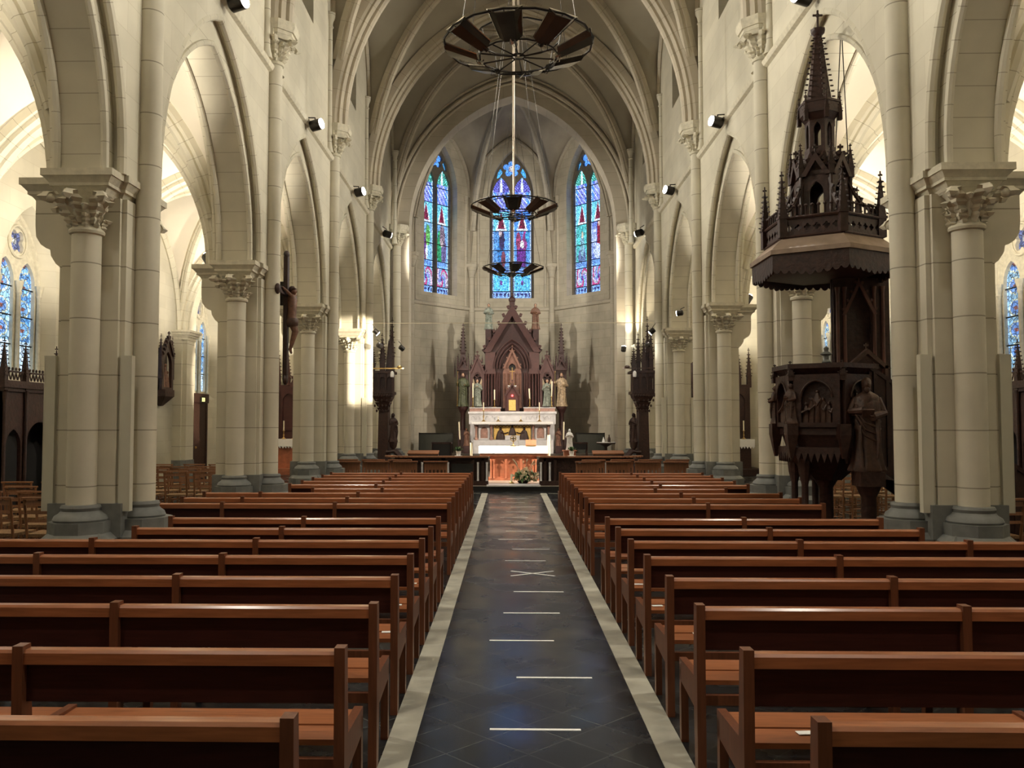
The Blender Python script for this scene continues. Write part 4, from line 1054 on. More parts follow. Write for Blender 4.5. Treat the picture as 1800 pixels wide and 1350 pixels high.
m.add(vs, [(i, i + 1, N_ + 2 + i, N_ + 1 + i) for i in range(N_)])
for x in (-.98, .98): m.box(x - .004, x + .004, -.385, .44, .70, .89)
o = m.build('altar_cloth', M_cloth, loc=(0, 24.5, .20)); tag(o, 'bright white linen cloth hanging over the front of the wooden altar', 'tablecloth')
root = empty('altar_cross', (.0, 24.35, 1.095)); m = MB(); m.lathe([(.09, 0), (.09, .01), (.03, .03), (.015, .06), (.015, .14)], 0, 0, 12); m.build('foot', M_brass, root)
m = MB(); m.cbox((0, 0, .20), (.035, .02, .16)); m.cbox((0, 0, .22), (.15, .02, .035)); m.tube([(.08 * cos(t), 0, .22 + .08 * sin(t)) for t in [k * pi / 10 for k in range(20)]], .012, 5, closed=True); m.build('cross_head', M_brass, root); tag(root, 'small gilt cross with ring on the white altar cloth', 'cross')
root = empty('book_stand', (.50, 24.35, 1.095)); m = MB(); m.cbox((0, 0, .09), (.30, .03, .20), 0, R(-25)); m.build('desk', M_altarwood, root); m = MB(); m.cbox((0, -.03, .02), (.28, .2, .03)); m.build('foot', M_brass, root); tag(root, 'small wooden book stand on the right of the altar cloth', 'book stand')
root = empty('microphone', (.14, 24.3, 1.095)); m = MB(); m.lathe([(.04, 0), (.04, .012)], 0, 0, 10); m.tube([(0, 0, .01), (0, 0, .12), (-.03, -.03, .2), (-.07, -.06, .23)], .005, 5); m.build('stem', M_chrome, root); m = MB(); m.ball((-.075, -.065, .235), .014, 8, 6); m.build('capsule', M_black, root); tag(root, 'thin gooseneck microphone on the altar cloth', 'microphone')
# flowers on the step
root = empty('flower_arrangement', (.25, 22.75, .14)); g = MB(); fl = MB(); gr = MB(); rnd = random.Random(4)
bk = MB(); bk.lathe([(.10, 0), (.16, .08), (.14, .09)], 0, 0, 14); bk.build('bowl', M_carve, root)
for k in range(70):
    a = rnd.random() * 2 * pi; r = rnd.uniform(.06, .34); z = rnd.uniform(.05, .30) * (1.2 - r); n0 = len(g.v)
    leaf(g, (0, 0), a, .02, .06, r, .08 + z, .045, .006, .05, 6)
for k in range(95):
    a = rnd.random() * 2 * pi; r = rnd.uniform(.03, .38); z = .10 + rnd.uniform(.0, .32) * (1.1 - r * 1.6); cx, cy = r * cos(a) + .06, r * sin(a) * .6
    for j in range(5):
        t = j * 1.256 + k; fl.ball((cx + .018 * cos(t), cy - .012, z + .018 * sin(t)), (.017, .011, .017), 6, 4)
for k in range(8):
    a = rnd.uniform(-.5, .5); gr.tube([(0, 0, .1), (a * .3, -.02, .35), (a * .55, -.03, .50 + .05 * (k % 3))], .004, 4)
    gr.tube([(a * .55, -.03, .50 + .05 * (k % 3)), (a * .68, -.04, .56 + .05 * (k % 3))], .016, 6)
g.build('leaves', M_leaf, root); fl.build('blossoms', M_flower, root); gr.build('grass_plumes', M_flower, root)
tag(root, 'arrangement of cream flowers, green leaves and plumes on the step before the altar', 'flowers')
candle('floor_candle', -.06, 22.6, .165, .22, .02, 'short white candle on a dish left of the flower arrangement', .03)
# ---------------------------------------------------------------- high altar
root = empty('high_altar', (0, 0, 0)); mpf = lambda s, w, z: (s, w, z)
m = MB(); m.box(-1.5, 1.5, 30.42, 31.2, .68, 1.72); m.box(-1.45, 1.45, 30.2, 30.6, .68, 1.16); m.box(-1.55, 1.55, 30.55, 31.2, 1.72, 2.1); m.box(-1.58, 1.58, 30.48, 31.2, 2.09, 2.17); m.build('altar_body', M_marble, root)
m = MB(); m.box(-1.40, 1.40, 29.95, 30.6, 1.70, 1.80); m.build('altar_slab', M_marble, root)
for sx in (-1, 1):
    m = MB(); m.box(*sorted((sx * .42, sx * 1.53)), 30.62, 31.0, 2.17, 2.30); m.box(*sorted((sx * .80, sx * 1.2)), 30.40, 30.44, 1.22, 1.62)
    m.build('pink_panel', M_pinkm, root)
for sx in (-1, 1):
    m = MB()
    m.box(*sorted((sx * .40, sx * 1.55)), 30.58, 31.02, 2.29, 2.32)
    for k in range(6): c = sx * (.55 + k * .17); m.tube([(c - .06, 30.53, 1.88), (c - .055, 30.53, 1.96), (c, 30.53, 2.02), (c + .055, 30.53, 1.96), (c + .06, 30.53, 1.88)], .012, 5)
    m.panel([(sx * 1.0 - .20, 1.17), (sx * 1.0 + .20, 1.17), (sx * 1.0 + .20, 1.70), (sx * 1.0 - .20, 1.70)], [[(sx * 1.0 - .13, 1.22)] + arch(.13, .15, 6, sx * 1.0, 1.48) + [(sx * 1.0 + .13, 1.22)]], mpf, 30.33, 30.40)
    m.build('arched_frame', M_marble, root)
for x in (-1.28, -.74, .74, 1.28):
    s = MB(); s.lathe([(.07, 1.16), (.07, 1.2), (.04, 1.24), (.04, 1.56), (.055, 1.6), (.075, 1.7)], x, 30.25, 10); s.build('colonnette', M_pinkm, root)
m = MB(); m.box(-.66, .66, 30.38, 30.43, 1.17, 1.68); m.build('gilt_panel', M_gold, root)
m = MB()
for i in range(11):
    c = -.6 + i * .12; m.tube([(c - .05, 30.36, 1.69), (c, 30.36, 1.63), (c + .05, 30.36, 1.69)], .014, 5)
m.build('scalloped_fringe', M_carve, root)
for x, z, s_, mm in ((-.42, 1.17, 1, M_carve), (.0, 1.33, .8, M_carve), (.42, 1.17, 1, M_carve)):
    q = MB(); q.lathe([(.17 * s_, 0), (.16 * s_, .1), (.12 * s_, .22), (.09 * s_, .3), (.04, .34), (.035, .36)], x, 30.36, 14, (1, .3)); q.ball((x, 30.34, .40), (.045, .05, .055), 8, 6)
    if x: q.tube([(x, 30.33, .25), (x * .6, 30.31, .22), (x * .35, 30.31, .26)], .022, 6)
    q.v = [(a, b, c * s_ + z) for a, b, c in q.v]; q.build('relief_figure', mm, root)
q = MB(); q.box(-.26, .26, 30.30, 30.38, 1.17, 1.32); q.build('relief_table', M_marble, root)
for sx in (-1, 1):
    q = MB(); q.box(sx * 1.62 - .1, sx * 1.62 + .1, 30.1, 30.3, .68, .95); q.build('side_pedestal', M_ret, root)
tag(root, 'white and pink marble high altar with gilt relief panel and columns', 'altar')
for sx, l in ((-1, 'left'), (1, 'right')):
    o = figure('kneeling_statue', .62, M_corpus, None, None, (sx * 1.62, 30.18, .95), -sx * .4, 'pray', 7, 11 + sx); tag(o, 'small brown wooden figure at the %s foot of the high altar' % l, 'statue', 'wooden figures beside the high altar')
m = MB(); m.box(-1.43, 1.43, 29.92, 30.5, 1.802, 1.812); m.box(-1.43, 1.43, 29.92, 29.928, 1.74, 1.81)
for i in range(48): c = -1.40 + i * .0596; m.add([(c - .028, 29.92, 1.745), (c + .028, 29.92, 1.745), (c, 29.918, 1.70)], [(0, 1, 2)])
o = m.build('altar_linen', M_cloth); tag(o, 'white linen with pointed lace edge on the marble high altar', 'tablecloth')
for i, (x, z, hc, hs, l) in enumerate(((-1.42, 2.32, .52, .36, 'far left tall'), (-.64, 2.32, .36, .28, 'inner left'), (.63, 2.32, .36, .32, 'inner right'), (1.42, 2.32, .54, .40, 'far right tall'))):
    candle('altar_candle', x, 30.8, z, hc, hs, '%s cream candle in a brass stick on the high altar shelf' % l, .024, (-.05 if i == 2 else .03 * (i == 3)), group='candles on the high altar')
for i, (x, l) in enumerate(((-1.02, 'left'), (.96, 'right'))):
    candle('altar_candle', x, 30.3, 1.812, .28, .40, 'short cream candle in a brass stick on the %s side of the altar linen' % l, .018, group='candles on the high altar')
for i, (x, l) in enumerate(((-.50, 'left'), (.30, 'right'))):
    candle('altar_candle', x, 30.32, 1.812, .14, .04, 'small stubby candle in a low holder on the %s part of the altar linen' % l, .016, group='candles on the high altar')
for x, l, t in ((-1.78, 'left', -.05), (1.72, 'right', .02)):
    candle('candle_stand', x, 28.9, .32, .60, .88, 'tall dark candle stand with long cream candle on the %s of the high altar' % l, .026, t, 'candle stand', 'tall candle stands beside the high altar', M_carve)
# ---------------------------------------------------------------- retable
root = empty('carved_retable', (0, 0, 0)); Yf = 31.25
m = MB(); m.box(-1.55, 1.55, Yf + .05, Yf + .35, .68, 3.9)
m.panel([(-1.0, 2.3), (1.0, 2.3), (1.0, 4.3), (1.12, 4.45), (.9, 4.55), (0, 6.0), (-.9, 4.55), (-1.12, 4.45), (-1.0, 4.3)], [], mpf, Yf, Yf + .25)
m.build('back_panel', M_ret, root)
m = MB(); gable(m, mpf, 0, 4.35, 1.05, 1.75, Yf - .16, Yf + .02, .22, 6, .10); m.build('great_gable', M_retl, root)
m = MB()
for i, (a, r_) in enumerate(((.66, 1.05), (.56, .92), (.46, .78))):
    m.sweep(arch(a, r_, 10, 0, 3.75, stilt=.0), [(Yf - .14 + i * .03 + .04 * cos(t * pi / 3), .04 * sin(t * pi / 3)) for t in range(6)], lambda s, w, z: (s, w, z))
m.build('arch_moulding', M_ret, root)
m = MB()
for sx in (-1, 1):
    m = MB() if sx > 0 else m; m.box(*sorted((sx * .62, sx * .98)), Yf - .12, Yf + .05, 3.62, 4.35); m.box(*sorted((sx * .60, sx * 1.02)), Yf - .16, Yf + .05, 3.55, 3.64)
    for x in (.64, .74, .96, .86): m.lathe([(.035, 2.4), (.028, 2.45), (.028, 3.45), (.05, 3.56)], sx * x, Yf - .10, 8)
    for x in (.46, .52, .58): m.lathe([(.022, 2.4), (.022, 3.6)], sx * x, Yf - .06, 8)
    m.build('clustered_columns', M_retl, root)
m = MB(); m.panel([(-.34, 2.3), (.34, 2.3), (.34, 3.6), (.30, 3.72), (0, 4.45), (-.30, 3.72), (-.34, 3.6)], [circ((0, 3.80), .13, 14)], mpf, Yf - .14, Yf - .04)
gable(m, mpf, 0, 3.75, .34, .75, Yf - .22, Yf - .12, .07, 3, .04)
for x in (-.28, -.14, .14, .28): m.lathe([(.02, 2.75), (.02, 3.5), (.035, 3.56)], x, Yf - .17, 8)
m.tube([(x_, Yf - .17, z_) for x_, z_ in arch(.16, .2, 8, 0, 3.74)], .02, 5)
m.build('central_niche', mat('niche_oak', (.16, .07, .045), .5, noise=.25, nscale=14), root)
m = MB(); m.panel(circ((0, 3.80), .13, 14), [], mpf, Yf - .05, Yf - .045); m.build('niche_shadow', M_black, root)
m = MB()
for sx in (-1, 1):
    m = MB()
    for i in range(7): pinnacle(m, sx * (.40 + i * .085), Yf + .12, 5.15 - i * .03, .22, .045, 2)
    m.box(*sorted((sx * .36, sx * .96)), Yf + .04, Yf + .2, 4.5, 5.17)
    m.box(*sorted((sx * .76, sx * .98)), Yf - .05, Yf + .22, 4.4, 5.20)
    for i in range(3):
        for s2 in (-1, 1): pinnacle(m, sx * (1.10 + .14 * i) + s2 * 0, Yf - .02, 3.95 + .03 * i, .30, .05, 3)
    m.build('cresting', M_ret, root)
m = MB(); m.box(-.10, .10, Yf - .15, Yf + .05, 6.02, 6.2); m.ball((0, Yf - .05, 6.28), (.13, .1, .13), 8, 6); m.ball((0, Yf - .05, 6.46), (.06, .05, .08), 8, 5); m.build('finial', M_ret, root)
for sx, l in ((-1, 'left'), (1, 'right')):
    b = MB(); c = sx * 1.27
    b.panel([(c - .26, 2.3), (c + .26, 2.3), (c + .26, 3.62), (c, 4.30), (c - .26, 3.62)], [[(c - .17, 2.4)] + arch(.17, .26, 8, c, 3.30) + [(c + .17, 2.4)]], mpf, Yf - .16, Yf - .02)
    gable(b, mpf, c, 3.55, .30, .72, Yf - .22, Yf - .14, .06, 4, .05); b.tube([(c + .09 * cos(t), Yf - .19, 3.52 + .09 * sin(t)) for t in [k * pi / 8 for k in range(16)]], .015, 5, closed=True)
    b.build('side_bay', M_retl, root)
    t = MB(); X = sx * 1.80
    t.box(X - .17, X + .17, Yf - .25, Yf + .2, .68, 1.5); t.lathe([(.12, 1.5), (.09, 1.56), (.09, 2.1), (.14, 2.2), (.19, 2.3), (.19, 2.36)], X, Yf - .05, 12)
    for dx in (-.17, .17): t.lathe([(.025, 2.36), (.025, 3.75)], X + dx, Yf + .1, 6)
    t.box(X - .19, X + .19, Yf - .02, Yf + .2, 2.3, 3.7)
    t.box(X - .22, X + .22, Yf - .24, Yf + .2, 3.68, 3.76)
    for dx in (-1, 1):
        for dy in (-.2, .14): pinnacle(t, X + dx * .19, Yf + dy, 3.7, .62, .06, 4)
        pinnacle(t, X + dx * .30, Yf - .02, 3.45, .75, .05, 4)
    t.prism([(X - .14, Yf - .18), (X + .14, Yf - .18), (X + .14, Yf + .12), (X - .14, Yf + .12)], 3.76, 4.25, [(X - .10, Yf - .12), (X + .10, Yf - .12), (X + .10, Yf + .06), (X - .10, Yf + .06)])
    gable(t, mpf, X, 3.72, .20, .38, Yf - .26, Yf - .2, .04, 3, .04)
    pinnacle(t, X, Yf - .03, 4.2, 1.22, .16, 8, .12)
    t.build('canopied_buttress', M_ret, root)
tag(root, 'tall carved red-brown gothic retable with great gable and spires behind the high altar', 'altarpiece')
for sx, l, mr in ((-1, 'left', M_poly_g), (1, 'right', M_poly_r)):
    o = figure('saint_statue', 1.22, mr, M_skin, None, (sx * 1.80, Yf - .12, 2.36), sx * -.15, 'staff', 9, 21 + sx, 'beard'); tag(o, 'painted bearded saint in %s robe on the outer %s column of the retable' % ('green' if sx < 0 else 'golden', l), 'statue', 'saints on the retable')
    o = figure('angel_statue', .98, M_poly_b, M_skin, None, (sx * 1.27, Yf - .22, 2.36), 0, 'pray', 9, 31 + sx)
    w = MB()
    for s2 in (-1, 1): w.panel([(s2 * .02, .72), (s2 * .17, 1.06), (s2 * .21, .98), (s2 * .17, .6), (s2 * .06, .5)], [], mpf, .10, .125)
    w.build('wing', M_poly_r, o); tag(o, 'painted winged angel in the %s side niche of the retable' % l, 'statue', 'angels on the retable')
    o = figure('upper_saint_statue', .95, (M_poly_b if sx < 0 else M_corpus), M_skin, None, (sx * .86, Yf + .08, 5.2), 0, 'book', 7, 41 + sx); tag(o, '%s standing figure high on the %s shoulder of the retable' % ('grey-blue' if sx < 0 else 'brown', l), 'statue', 'figures on the retable shoulders')
root = empty('tabernacle', (0, 30.85, 2.17)); m = MB(); m.box(-.26, .26, -.12, .25, 0, .62); m.prism([(-.26, -.12), (.26, -.12), (.26, .25), (-.26, .25)], .62, 1.0, [(-.02, -.1), (.02, -.1), (.02, .25), (-.02, .25)])
gable(m, mpf, 0, .55, .30, .50, -.2, -.13, .05, 4, .04)
for x in (-.24, .24): m.lathe([(.03, 0), (.022, .05), (.022, .5), (.035, .56)], x, -.16, 8)
m.build('case', M_retl, root); m = MB(); m.box(-.125, .125, -.14, -.12, .04, .42); m.build('gilt_door', M_gold, root)
m = MB(); m.ball((0, -.22, .57), .035, 10, 6); m.build('red_light', M_red, root); tag(root, 'gabled wooden tabernacle with gilt door and red light', 'tabernacle')
root = empty('altar_crucifix', (0, 30.9, 3.17)); m = MB(); m.cbox((0, 0, .30), (.028, .028, .60)); m.cbox((0, 0, .46), (.20, .024, .024)); m.cbox((0, .0, .0), (.2, .1, .06)); m.build('cross', M_brass, root); m = MB(); m.box(-.16, .16, -.06, -.05, -.14, -.05); m.build('white_card', M_paper, root); tag(root, 'slender gilt crucifix with white card above the tabernacle', 'crucifix')
# screens, credence tables, chairs in the choir
for x0, x1, l in ((-3.4, -2.15, 'left'), (2.3, 3.35, 'right')):
    root = empty('folding_screen', ((x0 + x1) / 2, 31.05, .14)); h = (x1 - x0) / 2; m = MB(); m.box(-h + .03, h - .03, -.01, .01, .05, 1.22); m.build('fabric', M_screen, root)
    m = MB(); m.box(-h, -h + .03, -.02, .02, 0, 1.27); m.box(h - .03, h, -.02, .02, 0, 1.27); m.box(-h, h, -.02, .02, 1.22, 1.26); m.build('frame', M_dkmetal, root); tag(root, 'dark grey-green screen standing against the %s apse wall' % l, 'screen', 'screens in the apse')
for x, l in ((-2.35, 'left'), (2.15, 'right')):
    root = empty('credence_table', (x, 28.4, .14)); m = MB(); m.box(-.33, .33, -.2, .2, .93, .98); m.build('table_top', M_carve, root)
    for sx in (-1, 1):
        for sy in (-1, 1): q = MB(); q.box(sx * .3 - .02, sx * .3 + .02, sy * .17 - .02, sy * .17 + .02, 0, .93); q.build('leg', M_carve, root)
    q = MB(); q.box(-.3, .3, -.19, -.17, .45, .93) if x < 0 else q.box(-.3, .3, -.19, -.17, .75, .93); q.build('apron', M_black, root); tag(root, 'dark side table on the %s of the high altar' % l, 'table', 'side tables in the choir')
for x, l in ((-2.75, 'left'), (2.9, 'right')):
    root = empty('prayer_desk', (x, 26.2, .14)); m = MB(); m.cbox((0, 0, .72), (.95, .36, .04), 0, R(12)); m.build('desk_top', M_prie, root)
    m = MB(); m.box(-.46, .46, -.12, -.08, 0, .68); m.box(-.46, -.42, -.12, .2, 0, .7); m.box(.42, .46, -.12, .2, 0, .7); m.build('front_panel', M_carve, root)
    for k in range(6): q = MB(); q.lathe([(.02, .05), (.02, .55), (.03, .6)], -.36 + k * .145, -.15, 8); q.build('baluster', M_prie, root)
    tag(root, 'low wooden prayer desk with balusters on the %s of the choir' % l, 'desk', 'prayer desks in the choir')
root = empty('side_table', (3.0, 27.6, .14)); m = MB(); m.lathe([(.30, .95), (.31, .97), (.30, .99)], 0, 0, 20); m.lathe([(.2, 0), (.05, .06), (.04, .85), (.22, .95)], 0, 0, 12); m.build('stand', M_carve, root)
m = MB(); m.lathe([(.3, .99), (.3, 1.0)], 0, 0, 20); m.build('cloth_cover', M_cloth, root); tag(root, 'round dark stand with white cover by the right choir pier', 'table')
root = empty('cruet', (2.92, 27.6, 1.14)); m = MB(); m.lathe([(.05, 0), (.04, .06), (.005, .17)], 0, 0, 10); m.build('cone', M_plaster, root); tag(root, 'small white cone on the round stand', 'vessel')
root = empty('oil_bottle', (3.1, 27.6, 1.14)); m = MB(); m.lathe([(.045, 0), (.05, .12), (.02, .18), (.02, .24)], 0, 0, 10); m.build('glass', M_carve, root); tag(root, 'dark bottle on the round stand', 'bottle')
# ---------------------------------------------------------------- carved choir stall ends
def stall(sx, label):
    root = empty('choir_stall_end', (sx * 3.88, 25.6, .14)); c = sx
    m = MB(); m.box(-.28, .28, -.45, .9, 0, .55); m.box(-.32, .32, -.5, .95, .50, .56)
    m.prism([(-.16, -.2), (.16, -.2), (.16, .4), (-.16, .4)], .56, 2.35, [(-.13, -.15), (.13, -.15), (.13, .4), (-.13, .4)])
    m.build('back_post', M_carve, root)
    m = MB()
    for k in range(3):
        y = -.2 + .25 * k; m.tube([(-c * .10, y, .75), (-c * .34, y, .78), (-c * .58, y, .52), (-c * .66, y, .22), (-c * .60, y, .0)], lambda t: .05 + .02 * sin(t * 9), 8)
        m.tube([(-c * (.36 + .10 * cos(t)), y, .42 + .10 * sin(t)) for t in [q * pi / 6 for q in range(11)]], .028, 6); m.ball((-c * .36, y, .42), .05, 8, 6)
    m.build('curved_bracket', M_carve, root)
    m = MB()
    for z0, z1, r0, r1 in ((1.95, 2.08, .13, .19), (2.10, 2.24, .17, .24), (2.26, 2.40, .23, .31), (2.40, 2.50, .30, .34)):
        m.prism([(-r0, -r0), (r0 * .85, -r0), (r0 * .85, r0 * 1.2), (-r0, r0 * 1.2)], z0, z1, [(-r1, -r1), (r1 * .85, -r1), (r1 * .85, r1 * 1.2), (-r1, r1 * 1.2)])
        for i in range(5): m.ball((-r1 + i * r1 * .46, -r1, z0 + .03), (.03, .03, .045), 6, 4)
    m.build('stepped_corbel', M_carve, root)
    m = MB(); m.box(-.36, .30, -.32, .5, 2.48, 2.56)
    for x in (-.34, -.12, .10, .28): m.lathe([(.035, 2.56), (.025, 2.6), (.025, 3.05), (.035, 3.1)], x, -.31, 8)
    for x in (-.23, -.01, .19): m.panel([(x - .10, 2.56), (x + .10, 2.56), (x + .10, 3.10), (x - .10, 3.10)], [[(x - .07, 2.62)] + arch(.07, .10, 5, x, 2.90) + [(x + .07, 2.62)]], lambda s_, w, z: (s_, w, z), -.30, -.26)
    m.box(-.30, .26, -.20, .40, 2.5, 3.08); m.box(-.38, .32, -.34, .52, 3.10, 3.17)
    for i in range(9): m.cbox((-.32 + i * .075, -.33, 2.45), (.04, .03, .10), 0, 0, R(45))
    m.build('balcony', M_carve, root)
    m = MB()
    for x, y, h in ((-.3, -.25, .7), (.0, -.25, 1.0), (.22, -.2, 1.3), (-.1, .2, 1.2), (.2, .3, 1.7)): pinnacle(m, x, y, 3.15, h, .12, 6)
    m.prism([(.05, -.1), (.28, -.1), (.28, .3), (.05, .3)], 3.15, 4.1, [(.12, 0), (.25, 0), (.25, .2), (.12, .2)])
    m.build('pinnacle', M_carve, root)
    m = MB(); m.cbox((-c * .05, -.3, 3.24), (1.15, .03, .03)); m.ball((-c * .5, -.3, 3.28), (.08, .05, .05), 8, 5); m.build('brass_bar', M_brass if sx < 0 else M_carvel, root)
    for x in (.32, -.42):
        q = MB(); q.lathe([(.05, 2.98), (.06, 3.05), (.05, 3.12), (.02, 3.16)], -c * abs(x) * (1 if x > 0 else -1) * .9, -.34, 8); q.build('lamp_shade', M_plaster, root)
    f_ = figure('carved_figure', .85, M_carve, None, root, (-c * .30, -.12, 1.05), -c * .9, 'pray', 7, 5)
    m = MB(); m.lathe([(.02, .80), (.1, .9), (.13, 1.05)], -c * .30, -.12, 10); m.build('figure_bracket', M_carve, root)
    return tag(root, label, 'choir stall', 'carved choir stall ends')
stall(-1, 'dark carved choir stall end with brass bar and pinnacles at the left choir pier'); stall(1, 'dark carved choir stall end with pinnacles at the right choir pier')
# tie wire across
m = MB(); m.tube([(-3.95, 24.0, 4.58), (3.95, 24.0, 4.58)], .010, 5); o = m.build('tie_wire', mat('pale_wire', (.8, .72, .55), .5)); tag(o, 'thin pale wire stretched across the choir below the chancel arch', 'wire')
# ---------------------------------------------------------------- pulpit
PX, PY, PS = 3.85, 10.86, .943
def hexa(r, ph=0): return [(r * sin(R(60 * i + ph)), -r * cos(R(60 * i + ph))) for i in range(6)]
def pulpit():
    root = empty('pulpit', (PX, PY, .10)); root.scale = (PS,) * 3
    m = MB(); m.prism(hexa(.60), 1.60, 1.68); m.prism(hexa(.50), 1.42, 1.60, hexa(.56)); m.prism(hexa(.62), 1.36, 1.44); m.prism(hexa(.56), 1.68, 2.38); m.prism(hexa(.57), 2.38, 2.46, hexa(.66)); m.prism(hexa(.68), 2.46, 2.52)
    m.prism(hexa(.20), 1.0, 1.36, hexa(.58)); m.build('basket', M_carve, root)
    fr = MB()
    P6 = hexa(.565)
    for i in range(6):
        a, b = P6[i], P6[(i + 1) % 6]; pl = plane(((a[0] + b[0]) / 2, (a[1] + b[1]) / 2), (b[0] - a[0], b[1] - a[1])); h = .2825
        if i in (1, 2): continue
        fr.panel([(-h, 1.70), (h, 1.70), (h, 2.38), (-h, 2.38)], [[(-.19, 1.76)] + arch(.19, .22, 8, 0, 2.08) + [(.19, 1.76)]], lambda s, w, z: pl(s, w, z), -.07, -.0)
        fr.tube([pl(s_, -.08, z_) for s_, z_ in arch(.19, .22, 8, 0, 2.08)], .014, 5)
        for k in range(7): q = pl(-.24 + k * .08, -.03, 1.30); fr.panel([(-.24 + k * .08 - .035, 1.36), (-.24 + k * .08 + .035, 1.36), (-.24 + k * .08, 1.24)], [], lambda s, w, z: pl(s, w, z), -.05, -.02)
        rl = figure  # relief figures
    fr.build('arched_panel', M_carve, root)
    for i in (0, 5, 4):
        a, b = P6[i], P6[(i + 1) % 6]; c = ((a[0] + b[0]) / 2, (a[1] + b[1]) / 2); pl = plane(c, (b[0] - a[0], b[1] - a[1])); rf = MB(); rnd = random.Random(i)
        for k in range(5):
            s0 = -.14 + .07 * k; hh = .20 + .16 * (1 - abs(k - 2) / 2) * (1 if k % 2 == 0 else .7)
            q = pl(s0, .0, 0); rf.lathe([(.055, 1.76), (.045, 1.78 + hh * .4), (.05, 1.78 + hh * .75), (.02, 1.78 + hh)], q[0], q[1], 8, wob=lambda a, z: 1 + .2 * sin(a * 3 + z * 30)); rf.ball((q[0], q[1], 1.80 + hh), .028, 7, 5); rf.tube([pl(s0 - .03, -.02, 1.78 + hh * .7), pl(s0 + .02 * (k - 2), -.07, 1.78 + hh * .55), pl(s0 + .05, -.06, 1.78 + hh * .8)], .014, 5)
        rf.build('relief', M_carvel, root)
    for k, i in enumerate((5, 4, 0)):
        v = hexa(.64)[i]; c = MB()
        if i != 0: figure('corner_figure', .52, M_carvel, None, root, (v[0], v[1], 1.74), atan2(v[1], v[0]) + pi / 2, 'book', 7, 50 + i)
        q = MB(); pinnacle(q, v[0], v[1], 2.30, .26, .07, 3); q.build('corner_pinnacle', M_carve, root); c.prism([(v[0] - .07, v[1] - .07), (v[0] + .07, v[1] - .07), (v[0] + .07, v[1] + .07), (v[0] - .07, v[1] + .07)], 1.60, 1.74); c.prism([(v[0] - .02, v[1] - .02), (v[0] + .02, v[1] - .02), (v[0] + .02, v[1] + .02), (v[0] - .02, v[1] + .02)], 1.3, 1.6, [(v[0] - .07, v[1] - .07), (v[0] + .07, v[1] - .07), (v[0] + .07, v[1] + .07), (v[0] - .07, v[1] + .07)])
        c.build('corner_bracket', M_carve, root)
    m = MB(); m.lathe([(.05, 2.52), (.06, 2.54), (.03, 2.57), (.035, 2.62), (.08, 2.64), (.025, 2.68), (.035, 2.72), (.0, 2.75)], -.12, -.42, 10); m.build('finial_knob', M_base, root)
    # supports
    m = MB(); m.prism(hexa(.24, 30), -.106, .14); m.lathe([(.16, .14), (.10, .22), (.09, .3), (.09, .9), (.15, 1.0), (.2, 1.05)], 0, 0, 14)
    for i in (5, 4, 3): v = hexa(.40)[i]; m.lathe([(.08, -.106), (.08, .1), (.045, .16), (.045, .95), (.08, 1.1), (.1, 1.3)], v[0], v[1], 10)
    m.build('support_column', M_carve, root)
    # stairs behind, running into the aisle
    m = MB()
    for k in range(7): m.box(.55 + k * .26, .84 + k * .26, -.32, .42, 1.36 - k * .19 - .17, 1.42 - k * .19)
    m.build('stair_tread', M_carve, root)
    for y in (-.36, .44):
        m = MB(); m.panel([(.45, 2.45), (2.45, 1.05), (2.45, -.1), (2.3, -.1), (.5, 1.2)], [], lambda s, w, z: (s, w, z), y, y + .04)
        for k in range(12): m.box(.5 + k * .16, .54 + k * .16, y - .02, y + .06, 1.3 - k * .11, 2.42 - k * .112)
        m.cbox((1.45, y + .02, 1.78), (2.45, .09, .05), 0, 0, R(35)); m.build('stair_side', M_carve, root)
    # back panel
    m = MB(); pl = plane((.50, .12), (cos(R(-8)), sin(R(-8))))
    m.panel([(-.30, 2.3), (.42, 2.3), (.42, 3.72), (-.30, 3.72)], [[(-.12, 2.75)] + arch(.15, .34, 8, .03, 3.25) + [(.18, 2.75)]], lambda s, w, z: pl(s, w, z), 0, .06)
    m.box(.2, .95, .22, .26, 2.3, 3.75); m.build('back_panel', M_carve, root)
    m = MB(); gable(m, lambda s, w, z: pl(s, w, z), .03, 3.22, .22, .48, -.05, .0, .04, 4, .03)
    for s_ in (-.25, -.16, .22, .33): q = pl(s_, -.02, 0); m.lathe([(.03, 2.3), (.025, 2.4), (.025, 3.5), (.04, 3.6)], q[0], q[1], 8)
    m.build('panel_tracery', mat('back_panel_oak', (.10, .036, .024), .45, noise=.25, nscale=12), root)
    m = MB(); gable(m, lambda s, w, z: (s, w, z), .44, 2.46, .30, .26, -.36, -.26, .05, 0, .03); m.box(.2, .26, -.36, -.3, 1.5, 2.5); m.box(.66, .7, -.36, -.3, 1.5, 2.5); m.build('stair_door_gable', M_carvel, root)
    return tag(root, 'dark carved wooden hexagonal pulpit with stair between the first two right piers', 'pulpit')
pulpit()
